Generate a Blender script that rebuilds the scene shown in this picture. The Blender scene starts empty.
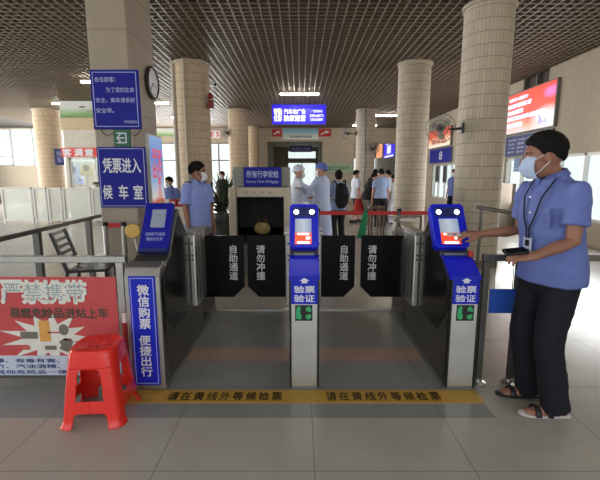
import bpy, bmesh, math, random
from mathutils import Vector, Matrix, noise
random.seed(7)
SC = bpy.context.scene
COL = SC.collection
PI = math.pi
V = Vector
R = math.radians

# ------------------------------------------------------------------ camera model (used to measure the place)
H_CAM = 1.45
F_PX = 400.0
PITCH = math.atan(64 / 400)
FWD = V((0, math.cos(PITCH), -math.sin(PITCH)))
UPV = V((0, math.sin(PITCH), math.cos(PITCH)))
CAMP = V((0, 0, H_CAM))

def ray(px, py):
    return FWD + V((1, 0, 0)) * ((px - 300) / F_PX) + UPV * ((240 - py) / F_PX)
def at(px, py, Y):
    d = ray(px, py); return CAMP + d * (Y / d.y)
def at_z(px, py, z=0.0):
    d = ray(px, py); return CAMP + d * ((z - H_CAM) / d.z)
def at_x(px, py, X):
    d = ray(px, py); return CAMP + d * (X / d.x)

# ------------------------------------------------------------------ materials
def lin(c):
    def f(u):
        u = u / 255.0
        return u / 12.92 if u <= 0.04045 else ((u + 0.055) / 1.055) ** 2.4
    return (f(c[0]), f(c[1]), f(c[2]), 1.0)

def mat(name, rgb, rough=0.6, metal=0.0, var=0.06, scale=9.0, emit=None, estr=0.0, coat=0.0, bump=0.0, bscale=60.0, trans=0.0, spec=0.5):
    m = bpy.data.materials.new(name); m.use_nodes = True
    nt = m.node_tree; b = nt.nodes['Principled BSDF']
    c = lin(rgb)
    tc = nt.nodes.new('ShaderNodeTexCoord')
    n = nt.nodes.new('ShaderNodeTexNoise'); n.inputs['Scale'].default_value = scale; n.inputs['Detail'].default_value = 3
    nt.links.new(tc.outputs['Object'], n.inputs['Vector'])
    r = nt.nodes.new('ShaderNodeValToRGB')
    r.color_ramp.elements[0].position = 0.3; r.color_ramp.elements[1].position = 0.7
    r.color_ramp.elements[0].color = tuple(max(0, x * (1 - var)) for x in c[:3]) + (1,)
    r.color_ramp.elements[1].color = tuple(min(1, x * (1 + var)) for x in c[:3]) + (1,)
    nt.links.new(n.outputs['Fac'], r.inputs['Fac'])
    nt.links.new(r.outputs['Color'], b.inputs['Base Color'])
    b.inputs['Roughness'].default_value = rough; b.inputs['Metallic'].default_value = metal
    b.inputs['Specular IOR Level'].default_value = spec
    b.inputs['Coat Weight'].default_value = coat
    if emit is not None:
        b.inputs['Emission Color'].default_value = lin(emit); b.inputs['Emission Strength'].default_value = estr
    if bump > 0:
        n2 = nt.nodes.new('ShaderNodeTexNoise'); n2.inputs['Scale'].default_value = bscale
        nt.links.new(tc.outputs['Object'], n2.inputs['Vector'])
        bp = nt.nodes.new('ShaderNodeBump'); bp.inputs['Strength'].default_value = bump; bp.inputs['Distance'].default_value = 0.01
        nt.links.new(n2.outputs['Fac'], bp.inputs['Height']); nt.links.new(bp.outputs['Normal'], b.inputs['Normal'])
    if trans > 0:
        t = nt.nodes.new('ShaderNodeBsdfTransparent'); mx = nt.nodes.new('ShaderNodeMixShader')
        mx.inputs['Fac'].default_value = trans
        out = nt.nodes['Material Output']
        nt.links.new(b.outputs['BSDF'], mx.inputs[1]); nt.links.new(t.outputs['BSDF'], mx.inputs[2])
        nt.links.new(mx.outputs['Shader'], out.inputs['Surface'])
    return m

def node(nt, kind, **kw):
    n = nt.nodes.new(kind)
    for k, v in kw.items(): setattr(n, k, v)
    return n
def mathn(nt, op, a, b=None):
    n = node(nt, 'ShaderNodeMath', operation=op)
    for i, x in enumerate((a, b)):
        if x is None: continue
        if isinstance(x, (int, float)): n.inputs[i].default_value = x
        else: nt.links.new(x, n.inputs[i])
    return n.outputs[0]
def mixc(nt, fac, a, b):
    n = node(nt, 'ShaderNodeMix', data_type='RGBA')
    nt.links.new(fac, n.inputs[0])
    for i, x in ((6, a), (7, b)):
        if isinstance(x, tuple): n.inputs[i].default_value = x
        else: nt.links.new(x, n.inputs[i])
    return n.outputs[2]

def floor_mat():
    m = bpy.data.materials.new('floor_tiles'); m.use_nodes = True
    nt = m.node_tree; b = nt.nodes['Principled BSDF']
    tc = node(nt, 'ShaderNodeTexCoord'); sp = node(nt, 'ShaderNodeSeparateXYZ')
    nt.links.new(tc.outputs['Object'], sp.inputs[0])
    X, Y = sp.outputs[0], sp.outputs[1]
    n = node(nt, 'ShaderNodeTexNoise'); n.inputs['Scale'].default_value = 3.0; n.inputs['Detail'].default_value = 6
    nt.links.new(tc.outputs['Object'], n.inputs['Vector'])
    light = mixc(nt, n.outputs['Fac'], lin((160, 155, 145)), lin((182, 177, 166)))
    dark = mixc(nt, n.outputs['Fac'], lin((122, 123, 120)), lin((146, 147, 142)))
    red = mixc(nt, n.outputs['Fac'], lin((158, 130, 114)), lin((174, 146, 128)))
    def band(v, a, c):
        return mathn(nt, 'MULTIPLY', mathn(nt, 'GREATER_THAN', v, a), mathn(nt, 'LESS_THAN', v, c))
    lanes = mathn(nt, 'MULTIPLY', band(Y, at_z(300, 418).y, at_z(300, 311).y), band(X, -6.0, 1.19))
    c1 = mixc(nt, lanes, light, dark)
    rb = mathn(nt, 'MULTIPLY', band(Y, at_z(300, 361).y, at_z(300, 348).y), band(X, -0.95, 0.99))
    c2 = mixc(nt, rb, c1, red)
    # tile joints
    def joint(v, off):
        f = mathn(nt, 'FRACT', mathn(nt, 'DIVIDE', mathn(nt, 'ADD', v, off), 0.8))
        return mathn(nt, 'LESS_THAN', f, 0.007)
    j = mathn(nt, 'MAXIMUM', joint(X, 50.33), joint(Y, 50.22))
    c3 = mixc(nt, mathn(nt, 'MULTIPLY', j, 0.55), c2, lin((86, 80, 70)))
    # scattered scuffs
    v2 = node(nt, 'ShaderNodeTexNoise'); v2.inputs['Scale'].default_value = 38.0
    nt.links.new(tc.outputs['Object'], v2.inputs['Vector'])
    sc = mathn(nt, 'GREATER_THAN', v2.outputs['Fac'], 0.735)
    c4 = mixc(nt, mathn(nt, 'MULTIPLY', sc, 0.4), c3, lin((70, 62, 52)))
    nt.links.new(c4, b.inputs['Base Color'])
    ro = mathn(nt, 'ADD', mathn(nt, 'MULTIPLY', n.outputs['Fac'], 0.14), 0.16)
    nt.links.new(ro, b.inputs['Roughness'])
    return m

def column_mat(name, a, b_):
    m = bpy.data.materials.new(name); m.use_nodes = True
    nt = m.node_tree; b = nt.nodes['Principled BSDF']
    uv = node(nt, 'ShaderNodeUVMap')
    br = node(nt, 'ShaderNodeTexBrick'); br.offset = 0.0
    br.inputs['Color1'].default_value = lin(a); br.inputs['Color2'].default_value = lin(b_)
    br.inputs['Mortar'].default_value = lin(tuple(int(x * 0.86) for x in a))
    br.inputs['Scale'].default_value = 1.0; br.inputs['Mortar Size'].default_value = 0.003
    br.inputs['Brick Width'].default_value = 0.052; br.inputs['Row Height'].default_value = 0.177
    nt.links.new(uv.outputs[0], br.inputs['Vector'])
    sp = node(nt, 'ShaderNodeSeparateXYZ'); nt.links.new(uv.outputs[0], sp.inputs[0])
    fr = mathn(nt, 'FRACT', mathn(nt, 'DIVIDE', sp.outputs[1], 0.177))
    ln = mathn(nt, 'LESS_THAN', fr, 0.045)
    c = mixc(nt, ln, br.outputs['Color'], lin(tuple(int(x * 0.74) for x in a)))
    nt.links.new(c, b.inputs['Base Color']); b.inputs['Roughness'].default_value = 0.65; b.inputs['Specular IOR Level'].default_value = .3
    return m

def ramp_mat(name, stops, axis='Z', estr=0.0, rough=0.4, blob=None, blobs=None):
    """printed or luminous picture: a colour ramp over the generated coordinates with round shapes on it"""
    m = bpy.data.materials.new(name); m.use_nodes = True
    nt = m.node_tree; b = nt.nodes['Principled BSDF']
    tc = node(nt, 'ShaderNodeTexCoord'); sp = node(nt, 'ShaderNodeSeparateXYZ')
    nt.links.new(tc.outputs['Generated'], sp.inputs[0])
    n = node(nt, 'ShaderNodeTexNoise'); n.inputs['Scale'].default_value = 3.5
    nt.links.new(tc.outputs['Generated'], n.inputs['Vector'])
    v = sp.outputs['XYZ'.index(axis)]
    v = mathn(nt, 'ADD', v, mathn(nt, 'MULTIPLY', mathn(nt, 'SUBTRACT', n.outputs['Fac'], 0.5), 0.35))
    r = node(nt, 'ShaderNodeValToRGB'); nt.links.new(v, r.inputs[0])
    cr = r.color_ramp
    cr.elements[0].position = stops[0][0]; cr.elements[0].color = lin(stops[0][1])
    cr.elements[1].position = stops[-1][0]; cr.elements[1].color = lin(stops[-1][1])
    for p, c in stops[1:-1]:
        e = cr.elements.new(p); e.color = lin(c)
    c = r.outputs[0]
    for (ax, cu, cv, rad, col, soft) in (blobs or []):
        u = sp.outputs['XYZ'.index(ax)]; w = sp.outputs[2]
        du = mathn(nt, 'SUBTRACT', u, cu); dv = mathn(nt, 'SUBTRACT', w, cv)
        d = mathn(nt, 'SQRT', mathn(nt, 'ADD', mathn(nt, 'MULTIPLY', du, du), mathn(nt, 'MULTIPLY', dv, dv)))
        mr = node(nt, 'ShaderNodeMapRange'); nt.links.new(d, mr.inputs[0])
        mr.inputs[1].default_value = rad; mr.inputs[2].default_value = rad + soft
        mr.inputs[3].default_value = 1; mr.inputs[4].default_value = 0
        c = mixc(nt, mr.outputs[0], c, lin(col))
    nt.links.new(c, b.inputs['Base Color']); b.inputs['Roughness'].default_value = rough
    if estr > 0:
        nt.links.new(c, b.inputs['Emission Color']); b.inputs['Emission Strength'].default_value = estr
        b.inputs['Base Color'].default_value = (0.02, 0.02, 0.02, 1)
        nt.links.remove(b.inputs['Base Color'].links[0])
    return m

def glass_mat(name, tint=(235, 240, 240), fac=0.86, rough=0.02):
    m = bpy.data.materials.new(name); m.use_nodes = True
    nt = m.node_tree; nt.nodes.clear()
    out = node(nt, 'ShaderNodeOutputMaterial'); t = node(nt, 'ShaderNodeBsdfTransparent'); g = node(nt, 'ShaderNodeBsdfPrincipled')
    t.inputs[0].default_value = lin(tint)
    g.inputs['Base Color'].default_value = lin(tint); g.inputs['Roughness'].default_value = rough
    tc = node(nt, 'ShaderNodeTexCoord'); n = node(nt, 'ShaderNodeTexNoise'); n.inputs['Scale'].default_value = 2.5
    nt.links.new(tc.outputs['Object'], n.inputs['Vector'])
    f = mathn(nt, 'ADD', mathn(nt, 'MULTIPLY', mathn(nt, 'SUBTRACT', n.outputs['Fac'], 0.5), 0.12), fac)
    mx = node(nt, 'ShaderNodeMixShader'); nt.links.new(f, mx.inputs[0])
    nt.links.new(g.outputs[0], mx.inputs[1]); nt.links.new(t.outputs[0], mx.inputs[2]); nt.links.new(mx.outputs[0], out.inputs[0])
    return m

M = {}
M['floor'] = floor_mat()
M['tile'] = column_mat('column_tiles', (184, 164, 138), (196, 176, 150))
M['tile_grey'] = column_mat('column_tiles_grey', (178, 166, 148), (190, 178, 160))
M['wall'] = mat('beige_plaster', (176, 164, 146), 0.8)
M['wall_light'] = mat('pale_plaster', (206, 200, 188), 0.8)
M['slab'] = mat('pillar_slabs', (166, 154, 138), 0.5, var=0.08, scale=3)
M['joint'] = mat('slab_joint', (110, 98, 84), 0.8)
M['slat'] = mat('ceiling_slats', (122, 108, 90), 0.5, var=0.1)
M['plenum'] = mat('dark_plenum', (52, 46, 40), 0.9)
M['steel'] = mat('brushed_steel', (172, 170, 164), 0.34, 0.85, var=0.08, scale=14)
M['steel_dark'] = mat('dull_steel', (108, 106, 101), 0.38, 0.75, var=0.1, scale=6)
M['steel_light'] = mat('pale_steel', (204, 202, 196), 0.36, 0.85, var=0.1, scale=4)
M['acrylic'] = mat('black_acrylic', (12, 12, 13), 0.25, var=0.2, spec=.1)
M['black'] = mat('black_plastic', (20, 20, 21), 0.4)
M['blackglass'] = mat('smoked_side_glass', (26, 26, 25), 0.2, var=0.3, scale=5, spec=.3)
M['blue'] = mat('sign_blue', (20, 26, 146), 0.5, var=0.04, spec=.25)
M['blue_gate'] = mat('gate_blue', (24, 36, 212), 0.35, var=0.04, spec=.3)
M['blue_board'] = mat('board_bright_blue', (24, 40, 188), 0.45, var=0.04, spec=.3)
M['blue_dark'] = mat('navy_sign', (28, 38, 104), 0.4)
M['white'] = mat('white_print', (226, 228, 236), 0.5, var=0.02)
M['pale'] = mat('pale_print', (176, 184, 226), 0.5, var=0.02)
M['grey_print'] = mat('grey_print', (216, 218, 222), 0.5)
M['frame_white'] = mat('white_metal', (222, 222, 218), 0.4)
M['grey_metal'] = mat('grey_metal', (120, 120, 116), 0.45, 0.3)
M['green'] = mat('exit_green', (12, 96, 72), 0.4)
M['red'] = mat('stool_red', (236, 48, 38), 0.22, var=0.06, coat=0.2)
M['red_banner'] = mat('red_banner', (214, 62, 48), 0.5)
M['red_strap'] = mat('red_strap', (196, 44, 46), 0.6)
M['yellow'] = mat('floor_yellow', (186, 146, 58), 0.5, var=0.1, scale=20)
M['dark_print'] = mat('dark_print', (48, 36, 22), 0.6)
M['pipe'] = mat('pale_pipe', (182, 174, 162), 0.5)
M['wood'] = mat('brown_wood', (104, 72, 50), 0.5, var=0.2)
M['skin'] = mat('skin', (186, 136, 110), 0.55, var=0.05, bump=0.05)
M['skin_dark'] = mat('skin_tanned', (150, 104, 82), 0.55, var=0.05, bump=0.05)
M['hair'] = mat('black_hair', (15, 13, 12), 0.75, bump=0.8, bscale=90, spec=.2)
M['eye_white'] = mat('eye_white', (226, 222, 214), 0.3)
M['iris'] = mat('iris', (28, 18, 12), 0.2)
M['brow'] = mat('brow', (34, 26, 22), 0.7)
M['lip'] = mat('lip', (146, 84, 76), 0.5)
M['mask'] = mat('mask_blue', (176, 196, 226), 0.7, var=0.03)
M['mask_white'] = mat('mask_white', (222, 226, 234), 0.7, var=0.03)
M['shirt_blue'] = mat('uniform_blue', (98, 113, 176), 0.75, var=0.06, bump=0.15, bscale=40)
M['shirt_pale'] = mat('uniform_pale_blue', (136, 154, 218), 0.75, var=0.05, bump=0.15, bscale=40)
M['navy'] = mat('navy_cloth', (10, 12, 26), 0.85, var=0.15, bump=0.2, bscale=30)
M['black_cloth'] = mat('black_cloth', (24, 24, 28), 0.85, var=0.15)
M['grey_cloth'] = mat('grey_cloth', (126, 118, 110), 0.85)
M['white_cloth'] = mat('white_cloth', (214, 220, 236), 0.8, var=0.03)
M['gown_blue'] = mat('gown_pale_blue', (186, 200, 234), 0.8, var=0.04)
M['cap_blue'] = mat('cap_blue', (92, 116, 190), 0.8)
M['shirt_sky'] = mat('sky_blue_cloth', (150, 170, 208), 0.8)
M['sole'] = mat('shoe_sole', (196, 192, 186), 0.7)
M['shoe_black'] = mat('shoe_black', (30, 28, 28), 0.5)
M['lamp'] = mat('lamp_tube', (255, 255, 255), 0.5, emit=(255, 246, 230), estr=42.0)
M['led_white'] = mat('lamp_spot', (255, 255, 255), 0.4, emit=(235, 242, 255), estr=6.0)
M['led_green'] = mat('green_led', (50, 150, 96), 0.4, emit=(60, 200, 120), estr=0.1)
M['screen'] = ramp_mat('gate_screen', [(0.0, (150, 160, 176)), (0.5, (190, 200, 214)), (1.0, (140, 158, 186))], 'X', estr=0.75)
M['screen_red'] = mat('screen_red', (224, 78, 52), 0.3, emit=(226, 74, 46), estr=0.8)
M['screen_white'] = mat('screen_white', (240, 240, 240), 0.3, emit=(240, 236, 232), estr=0.9)
M['glass'] = glass_mat('window_glass')
M['glass_frost'] = glass_mat('frosted_glass', (244, 248, 244), 0.5, 0.25)
M['led_blue'] = mat('luminous_blue', (40, 30, 190), 0.3, emit=(44, 26, 226), estr=0.55)
M['led_text'] = mat('luminous_text', (230, 234, 255), 0.4, emit=(226, 230, 255), estr=0.85)
M['led_cream'] = mat('luminous_cream', (232, 236, 206), 0.4, emit=(226, 232, 200), estr=0.7)
M['poster_red'] = mat('poster_red', (206, 82, 84), 0.35, var=0.06, trans=0.08)
M['poster_white'] = mat('poster_white', (226, 226, 216), 0.45)
M['poster_dark'] = mat('poster_dark', (66, 74, 62), 0.5)
M['poster_navy'] = mat('poster_navy', (62, 72, 130), 0.5)
M['poster_paper'] = mat('poster_paper', (200, 208, 222), 0.5)
M['poster_orange'] = mat('poster_orange', (222, 164, 84), 0.5)
M['yellow_disc'] = mat('yellow_disc', (222, 184, 92), 0.5)
M['green_cloth'] = mat('green_cloth', (34, 138, 88), 0.7)
M['bag'] = mat('bag_tan', (150, 134, 84), 0.7, var=0.3, scale=20)
M['bag_red'] = mat('bag_red', (190, 48, 44), 0.7)

# ------------------------------------------------------------------ object helpers
WM = {}
def tag(o, label=None, cat=None, group=None, kind=None):
    if label: o['label'] = label
    if cat: o['category'] = cat
    if group: o['group'] = group
    if kind: o['kind'] = kind
    return o
def thing(name, label, cat, loc=(0, 0, 0), rz=0.0, group=None):
    o = bpy.data.objects.new(name, None); COL.objects.link(o)
    o.empty_display_size = 0.1
    o.location = loc; o.rotation_euler = (0, 0, rz)
    WM[o.name] = Matrix.Translation(V(loc)) @ Matrix.Rotation(rz, 4, 'Z')
    return tag(o, label, cat, group)
def wm(o):
    while o is not None:
        if o.name in WM: return WM[o.name]
        o = o.parent
    return Matrix.Identity(4)
def link_mesh(name, me, m, parent=None):
    o = bpy.data.objects.new(name, me); COL.objects.link(o)
    if m is not None:
        for mm in (m if isinstance(m, (list, tuple)) else [m]): me.materials.append(mm)
    if parent is not None: o.parent = parent
    return o

class MB:
    def __init__(s): s.bm = bmesh.new()
    def box(s, lo, hi):
        lo, hi = V(lo), V(hi); c = (lo + hi) / 2; d = hi - lo
        r = bmesh.ops.create_cube(s.bm, size=1)
        for v in r['verts']: v.co = V((v.co.x * d.x, v.co.y * d.y, v.co.z * d.z)) + c
        return s
    def obox(s, c, size, xd, up):
        xd = V(xd).normalized(); up = V(up).normalized(); n = xd.cross(up)
        r = bmesh.ops.create_cube(s.bm, size=1); c = V(c)
        for v in r['verts']: v.co = c + xd * v.co.x * size[0] + up * v.co.y * size[1] + n * v.co.z * size[2]
        return s
    def bar(s, p0, p1, w, d, hint=(0, 0, 1)):
        p0, p1 = V(p0), V(p1); ax = (p1 - p0); L = ax.length; ax.normalize(); h = V(hint)
        if abs(ax.dot(h)) > 0.95: h = V((1, 0, 0))
        sd = ax.cross(h).normalized()
        return s.obox((p0 + p1) / 2, (w, L, d), sd, ax)
    def cyl(s, p0, p1, r0, r1=None, seg=16, caps=True):
        p0, p1 = V(p0), V(p1); r1 = r0 if r1 is None else r1
        q = (p1 - p0).to_track_quat('Z', 'Y'); rings = []
        for p, r in ((p0, r0), (p1, r1)):
            rings.append([s.bm.verts.new(p + q @ V((math.cos(2 * PI * i / seg) * r, math.sin(2 * PI * i / seg) * r, 0))) for i in range(seg)])
        for i in range(seg):
            j = (i + 1) % seg; s.bm.faces.new((rings[0][i], rings[0][j], rings[1][j], rings[1][i]))
        if caps:
            s.bm.faces.new(rings[0][::-1]); s.bm.faces.new(rings[1])
        return s
    def tube(s, pts, r, seg=10):
        return s.loft(pts, [(r, r)] * len(pts), seg)
    def loft(s, pts, radii, seg=14, hint=(1, 0, 0), round_caps=False):
        pts = [V(p) for p in pts]; rings = []; hint = V(hint)
        if round_caps:
            t0 = (pts[0] - pts[1]).normalized(); t1 = (pts[-1] - pts[-2]).normalized()
            a0, b0 = radii[0]; a1, b1 = radii[-1]; m0, m1 = min(a0, b0), min(a1, b1)
            pts = [pts[0] + t0 * m0 * 0.92, pts[0] + t0 * m0 * 0.6] + pts + [pts[-1] + t1 * m1 * 0.6, pts[-1] + t1 * m1 * 0.92]
            radii = [(a0 * .4, b0 * .4), (a0 * .8, b0 * .8)] + list(radii) + [(a1 * .8, b1 * .8), (a1 * .4, b1 * .4)]
        n = len(pts)
        for k in range(n):
            t = (pts[min(k + 1, n - 1)] - pts[max(k - 1, 0)]).normalized()
            a = hint - t * hint.dot(t)
            if a.length < 1e-3: a = V((0, 1, 0)) - t * t.y
            a.normalize(); b = t.cross(a)
            rings.append([s.bm.verts.new(pts[k] + a * math.cos(2 * PI * i / seg) * radii[k][0] + b * math.sin(2 * PI * i / seg) * radii[k][1]) for i in range(seg)])
        for k in range(n - 1):
            for i in range(seg):
                j = (i + 1) % seg
                s.bm.faces.new((rings[k][i], rings[k][j], rings[k + 1][j], rings[k + 1][i]))
        s.bm.faces.new(rings[0][::-1]); s.bm.faces.new(rings[-1])
        return s
    def ell(s, c, r, m3=None, seg=16):
        res = bmesh.ops.create_uvsphere(s.bm, u_segments=seg, v_segments=max(8, seg // 2 + 2), radius=1)
        c = V(c)
        for v in res['verts']:
            p = V((v.co.x * r[0], v.co.y * r[1], v.co.z * r[2]))
            v.co = c + (m3 @ p if m3 else p)
        return s
    def prism(s, poly, x0, x1, fn=None):
        """polygon in (y, z) extruded along x; fn maps (x, y, z) if other axes are wanted"""
        f = fn or (lambda x, a, b: V((x, a, b)))
        A = [s.bm.verts.new(f(x0, a, b)) for a, b in poly]; B = [s.bm.verts.new(f(x1, a, b)) for a, b in poly]
        s.bm.faces.new(A); s.bm.faces.new(B[::-1])
        for i in range(len(poly)):
            j = (i + 1) % len(poly); s.bm.faces.new((A[j], A[i], B[i], B[j]))
        return s
    def lathe(s, c, prof, seg=32, axis=(0, 0, 1)):
        q = V(axis).to_track_quat('Z', 'Y'); rings = []; c = V(c)
        for r, h in prof:
            rings.append([s.bm.verts.new(c + q @ V((math.cos(2 * PI * i / seg) * r, math.sin(2 * PI * i / seg) * r, h))) for i in range(seg)])
        for k in range(len(prof) - 1):
            for i in range(seg):
                j = (i + 1) % seg
                s.bm.faces.new((rings[k][i], rings[k][j], rings[k + 1][j], rings[k + 1][i]))
        if prof[0][0] > 1e-4: s.bm.faces.new(rings[0][::-1])
        if prof[-1][0] > 1e-4: s.bm.faces.new(rings[-1])
        return s
    def build(s, name, m, parent=None, world=True, bevel=0.0, smooth=False, bseg=2):
        bm = s.bm
        bmesh.ops.remove_doubles(bm, verts=bm.verts, dist=1e-6)
        bmesh.ops.recalc_face_normals(bm, faces=bm.faces)
        if bevel > 0:
            ed = [e for e in bm.edges if len(e.link_faces) == 2 and e.calc_face_angle(0) > 0.5]
            bmesh.ops.bevel(bm, geom=ed, offset=bevel, segments=bseg, affect='EDGES', profile=0.5, clamp_overlap=True)
        if world and parent is not None: bm.transform(wm(parent).inverted())
        me = bpy.data.meshes.new(name); bm.to_mesh(me); bm.free()
        if smooth:
            me.polygons.foreach_set('use_smooth', [True] * len(me.polygons))
            if smooth != 'all':
                try: me.set_sharp_from_angle(angle=R(38))
                except Exception: pass
        return link_mesh(name, me, m, parent)

def struct(o): o['kind'] = 'structure'; return o

_tc = bpy.data.curves.new('tmp', 'FONT'); _to = bpy.data.objects.new('tmp', _tc); COL.objects.link(_to)
def txt(body, c, xd, up, fit, m, parent, name='lettering', bold=0.0, lift=0.0015, spacing=1.0, line=1.0, align='CENTER', depth=0.0006):
    """lettering fitted into a box (width, height) centred at c on a surface; a None in fit keeps the proportion"""
    _tc.body = body; _tc.size = 1; _tc.offset = 0; _tc.extrude = 0; _tc.align_x = align
    _tc.space_character = spacing; _tc.space_line = line; _tc.resolution_u = 3
    bpy.context.view_layer.update()
    me = bpy.data.meshes.new_from_object(_to.evaluated_get(bpy.context.evaluated_depsgraph_get()))
    xs = [v.co.x for v in me.vertices]; ys = [v.co.y for v in me.vertices]
    x0, x1, y0, y1 = min(xs), max(xs), min(ys), max(ys)
    sx = fit[0] / (x1 - x0) if fit[0] else None; sy = fit[1] / (y1 - y0) if fit[1] else None
    sx = sx or sy; sy = sy or sx
    c = V(c); xd = V(xd).normalized(); up = V(up).normalized(); n = xd.cross(up)
    inv = wm(parent).inverted() if parent is not None else Matrix.Identity(4)
    bm = bmesh.new(); bm.from_mesh(me); bpy.data.meshes.remove(me)
    if bold > 0:
        geo = bm.verts[:] + bm.edges[:] + bm.faces[:]; nd = 8 if bold < .03 else 12
        for k in range(nd):
            a = 2 * PI * k / nd; r_ = bmesh.ops.duplicate(bm, geom=geo)
            bmesh.ops.translate(bm, verts=[e for e in r_['geom'] if isinstance(e, bmesh.types.BMVert)], vec=(math.cos(a) * bold, math.sin(a) * bold, (k + 1)))
    for v in bm.verts:
        p = c + xd * ((v.co.x - (x0 + x1) / 2) * sx) + up * ((v.co.y - (y0 + y1) / 2) * sy) + n * (lift + v.co.z * .00012)
        v.co = inv @ p
    me = bpy.data.meshes.new(name); bm.to_mesh(me); bm.free()
    me.materials.clear()
    return link_mesh(name, me, m, parent)

def sign(name, label, cat, c, w, h, xd, m, depth=0.02, up=(0, 0, 1), border=None, bm_=None, group=None, bw=0.008, inset=0.03, rad=0.0):
    """a sign board whose front is centred at c"""
    c = V(c); xd = V(xd).normalized(); up = V(up).normalized(); n = xd.cross(up)
    t = thing(name, label, cat, c - n * depth, 0, group)
    MB().obox(c - n * depth / 2, (w, h, depth), xd, up).build('panel', m, t, bevel=min(0.004, depth * 0.3))
    if border:
        b = MB(); W, Hh = w / 2 - inset, h / 2 - inset
        o = n * 0.001
        b.obox(c + up * Hh + o, (2 * W + bw, bw, 0.002), xd, up); b.obox(c - up * Hh + o, (2 * W + bw, bw, 0.002), xd, up)
        b.obox(c + xd * W + o, (bw, 2 * Hh + bw, 0.002), xd, up); b.obox(c - xd * W + o, (bw, 2 * Hh + bw, 0.002), xd, up)
        b.build('border', border, t)
    return t
# ================================================================== the setting
CEIL = 4.0
WX = 6.0           # right wall
BY = 22.3          # back wall with the portal
LX = -17.0
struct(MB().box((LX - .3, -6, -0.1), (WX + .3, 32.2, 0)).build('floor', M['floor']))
# open-cell slat ceiling under a dark plenum
b = MB()
for i in range(int((WX + 13.0) / 0.15) + 1):
    x = WX - 0.02 - i * 0.15
    b.box((x - .011, -3.0, CEIL), (x + .011, BY, CEIL + .055))
for i in range(int((BY + 3.0) / 0.15)):
    y = -2.95 + i * 0.15
    b.box((-13.0, y - .011, CEIL + .004), (WX, y + .011, CEIL + .05))
struct(b.build('ceiling', M['slat']))
struct(MB().box((LX, -3.0, CEIL + .5), (WX, BY, CEIL + .6)).box((LX, -3, CEIL + .02), (-13.02, BY, CEIL + .05)).build('ceiling', M['plenum']))
# right wall with clerestory louvres and low windows
yA0, yA1 = 7.0, at_x(503, 185, WX).y
yB0, yB1 = at_x(456, 185, WX).y, at_x(431, 185, WX).y
zl, zh = at_x(530, 213, WX).z, at_x(530, 157, WX).z
cl0, cl1 = at_x(549, 80, WX).y, at_x(524, 80, WX).y
b = MB()
b.box((WX, -3, 0), (WX + .2, BY, zl)); b.box((WX, -3, zh), (WX + .2, BY, 3.55))
b.box((WX, -3, zl), (WX + .2, yA0, zh)); b.box((WX, yA1, zl), (WX + .2, yB0, zh)); b.box((WX, yB1, zl), (WX + .2, BY, zh))
b.box((WX, -3, 3.55), (WX + .2, cl0, CEIL + .6)); b.box((WX, cl1, 3.55), (WX + .2, BY, CEIL + .6))
struct(b.build('wall_right', M['wall']))
def window(name, plane, a0, a1, z0, z1, n, pos, th=0.06, mid=None, frame='frame_white'):
    """framed window; plane 'x' (wall at x=pos, runs along y) or 'y'"""
    t = thing(name, None, None, (pos, a0, z0) if plane == 'x' else (a0, pos, z0)); t['kind'] = 'structure'
    def bx(mb, u0, u1, w0, w1, d0=0.05, d1=0.13):
        if plane == 'x': mb.box((pos + d0, u0, w0), (pos + d1, u1, w1))
        else: mb.box((u0, pos + d0, w0), (u1, pos + d1, w1))
    f = MB(); bx(f, a0, a1, z0, z0 + th); bx(f, a0, a1, z1 - th, z1)
    if mid: bx(f, a0, a1, mid - th / 2, mid + th / 2)
    for i in range(n + 1):
        c = a0 + (a1 - a0) * i / n; c = min(max(c, a0 + th / 2), a1 - th / 2)
        bx(f, c - th / 2, c + th / 2, z0, z1)
    f.build('window_frame', M[frame], t)
    g = MB(); bx(g, a0, a1, z0, z1, 0.085, 0.095); g.build('pane', M['glass'], t)
    return t
window('window_1', 'x', yA0, yA1, zl, zh, 6, WX)
window('window_2', 'x', yB0, yB1, zl, zh, 4, WX)
t = thing('window_3', None, None, (WX, cl0, 3.55)); t['kind'] = 'structure'
M['louvre'] = mat('dark_louvre', (74, 58, 48), 0.6)
MB().box((WX + .12, cl0, 3.55), (WX + .16, cl1, CEIL + .5)).build('panel', M['louvre'], t)
f = MB()
for i in range(3):
    y = cl0 + (cl1 - cl0) * i / 2; f.box((WX + .02, y - .03, 3.55), (WX + .12, y + .03, CEIL + .5))
f.build('window_frame', M['grey_metal'], t)
# a beige service pier at the near end of the right wall
# far wing beyond the back wall on the right
struct(MB().box((WX, BY, 0), (WX + .2, 32, CEIL)).build('wall_right', M['wall']))
# back wall with the portal
dz = 3.3
b = MB()
b.box((-3.35, BY, 0), (-1.78, BY + .35, CEIL + .5)); b.box((1.22, BY, 0), (2.95, BY + .35, CEIL + .5))
b.box((-1.78, BY, dz), (1.22, BY + .35, CEIL + .5))
b.box((-11.2, BY, 3.25), (-3.35, BY + .35, CEIL + .5)); b.box((LX, BY, 0), (-11.2, BY + .35, 2.0))
b.box((2.95, BY, 3.2), (WX, BY + .35, CEIL + .5)); b.box((-11.2, BY, 0), (-3.35, BY + .35, .5))
b.box((LX, BY, 3.98), (-11.2, BY + .35, CEIL + .5))
struct(b.build('wall_back', M['wall']))
window('window_4', 'y', -11.2, -3.35, 0.5, 3.25, 7, BY + .1, mid=2.3, frame='grey_metal')
window('window_5', 'y', LX, -11.2, 2.0, 3.98, 5, BY + .1, mid=2.5, frame='frame_white')
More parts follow.
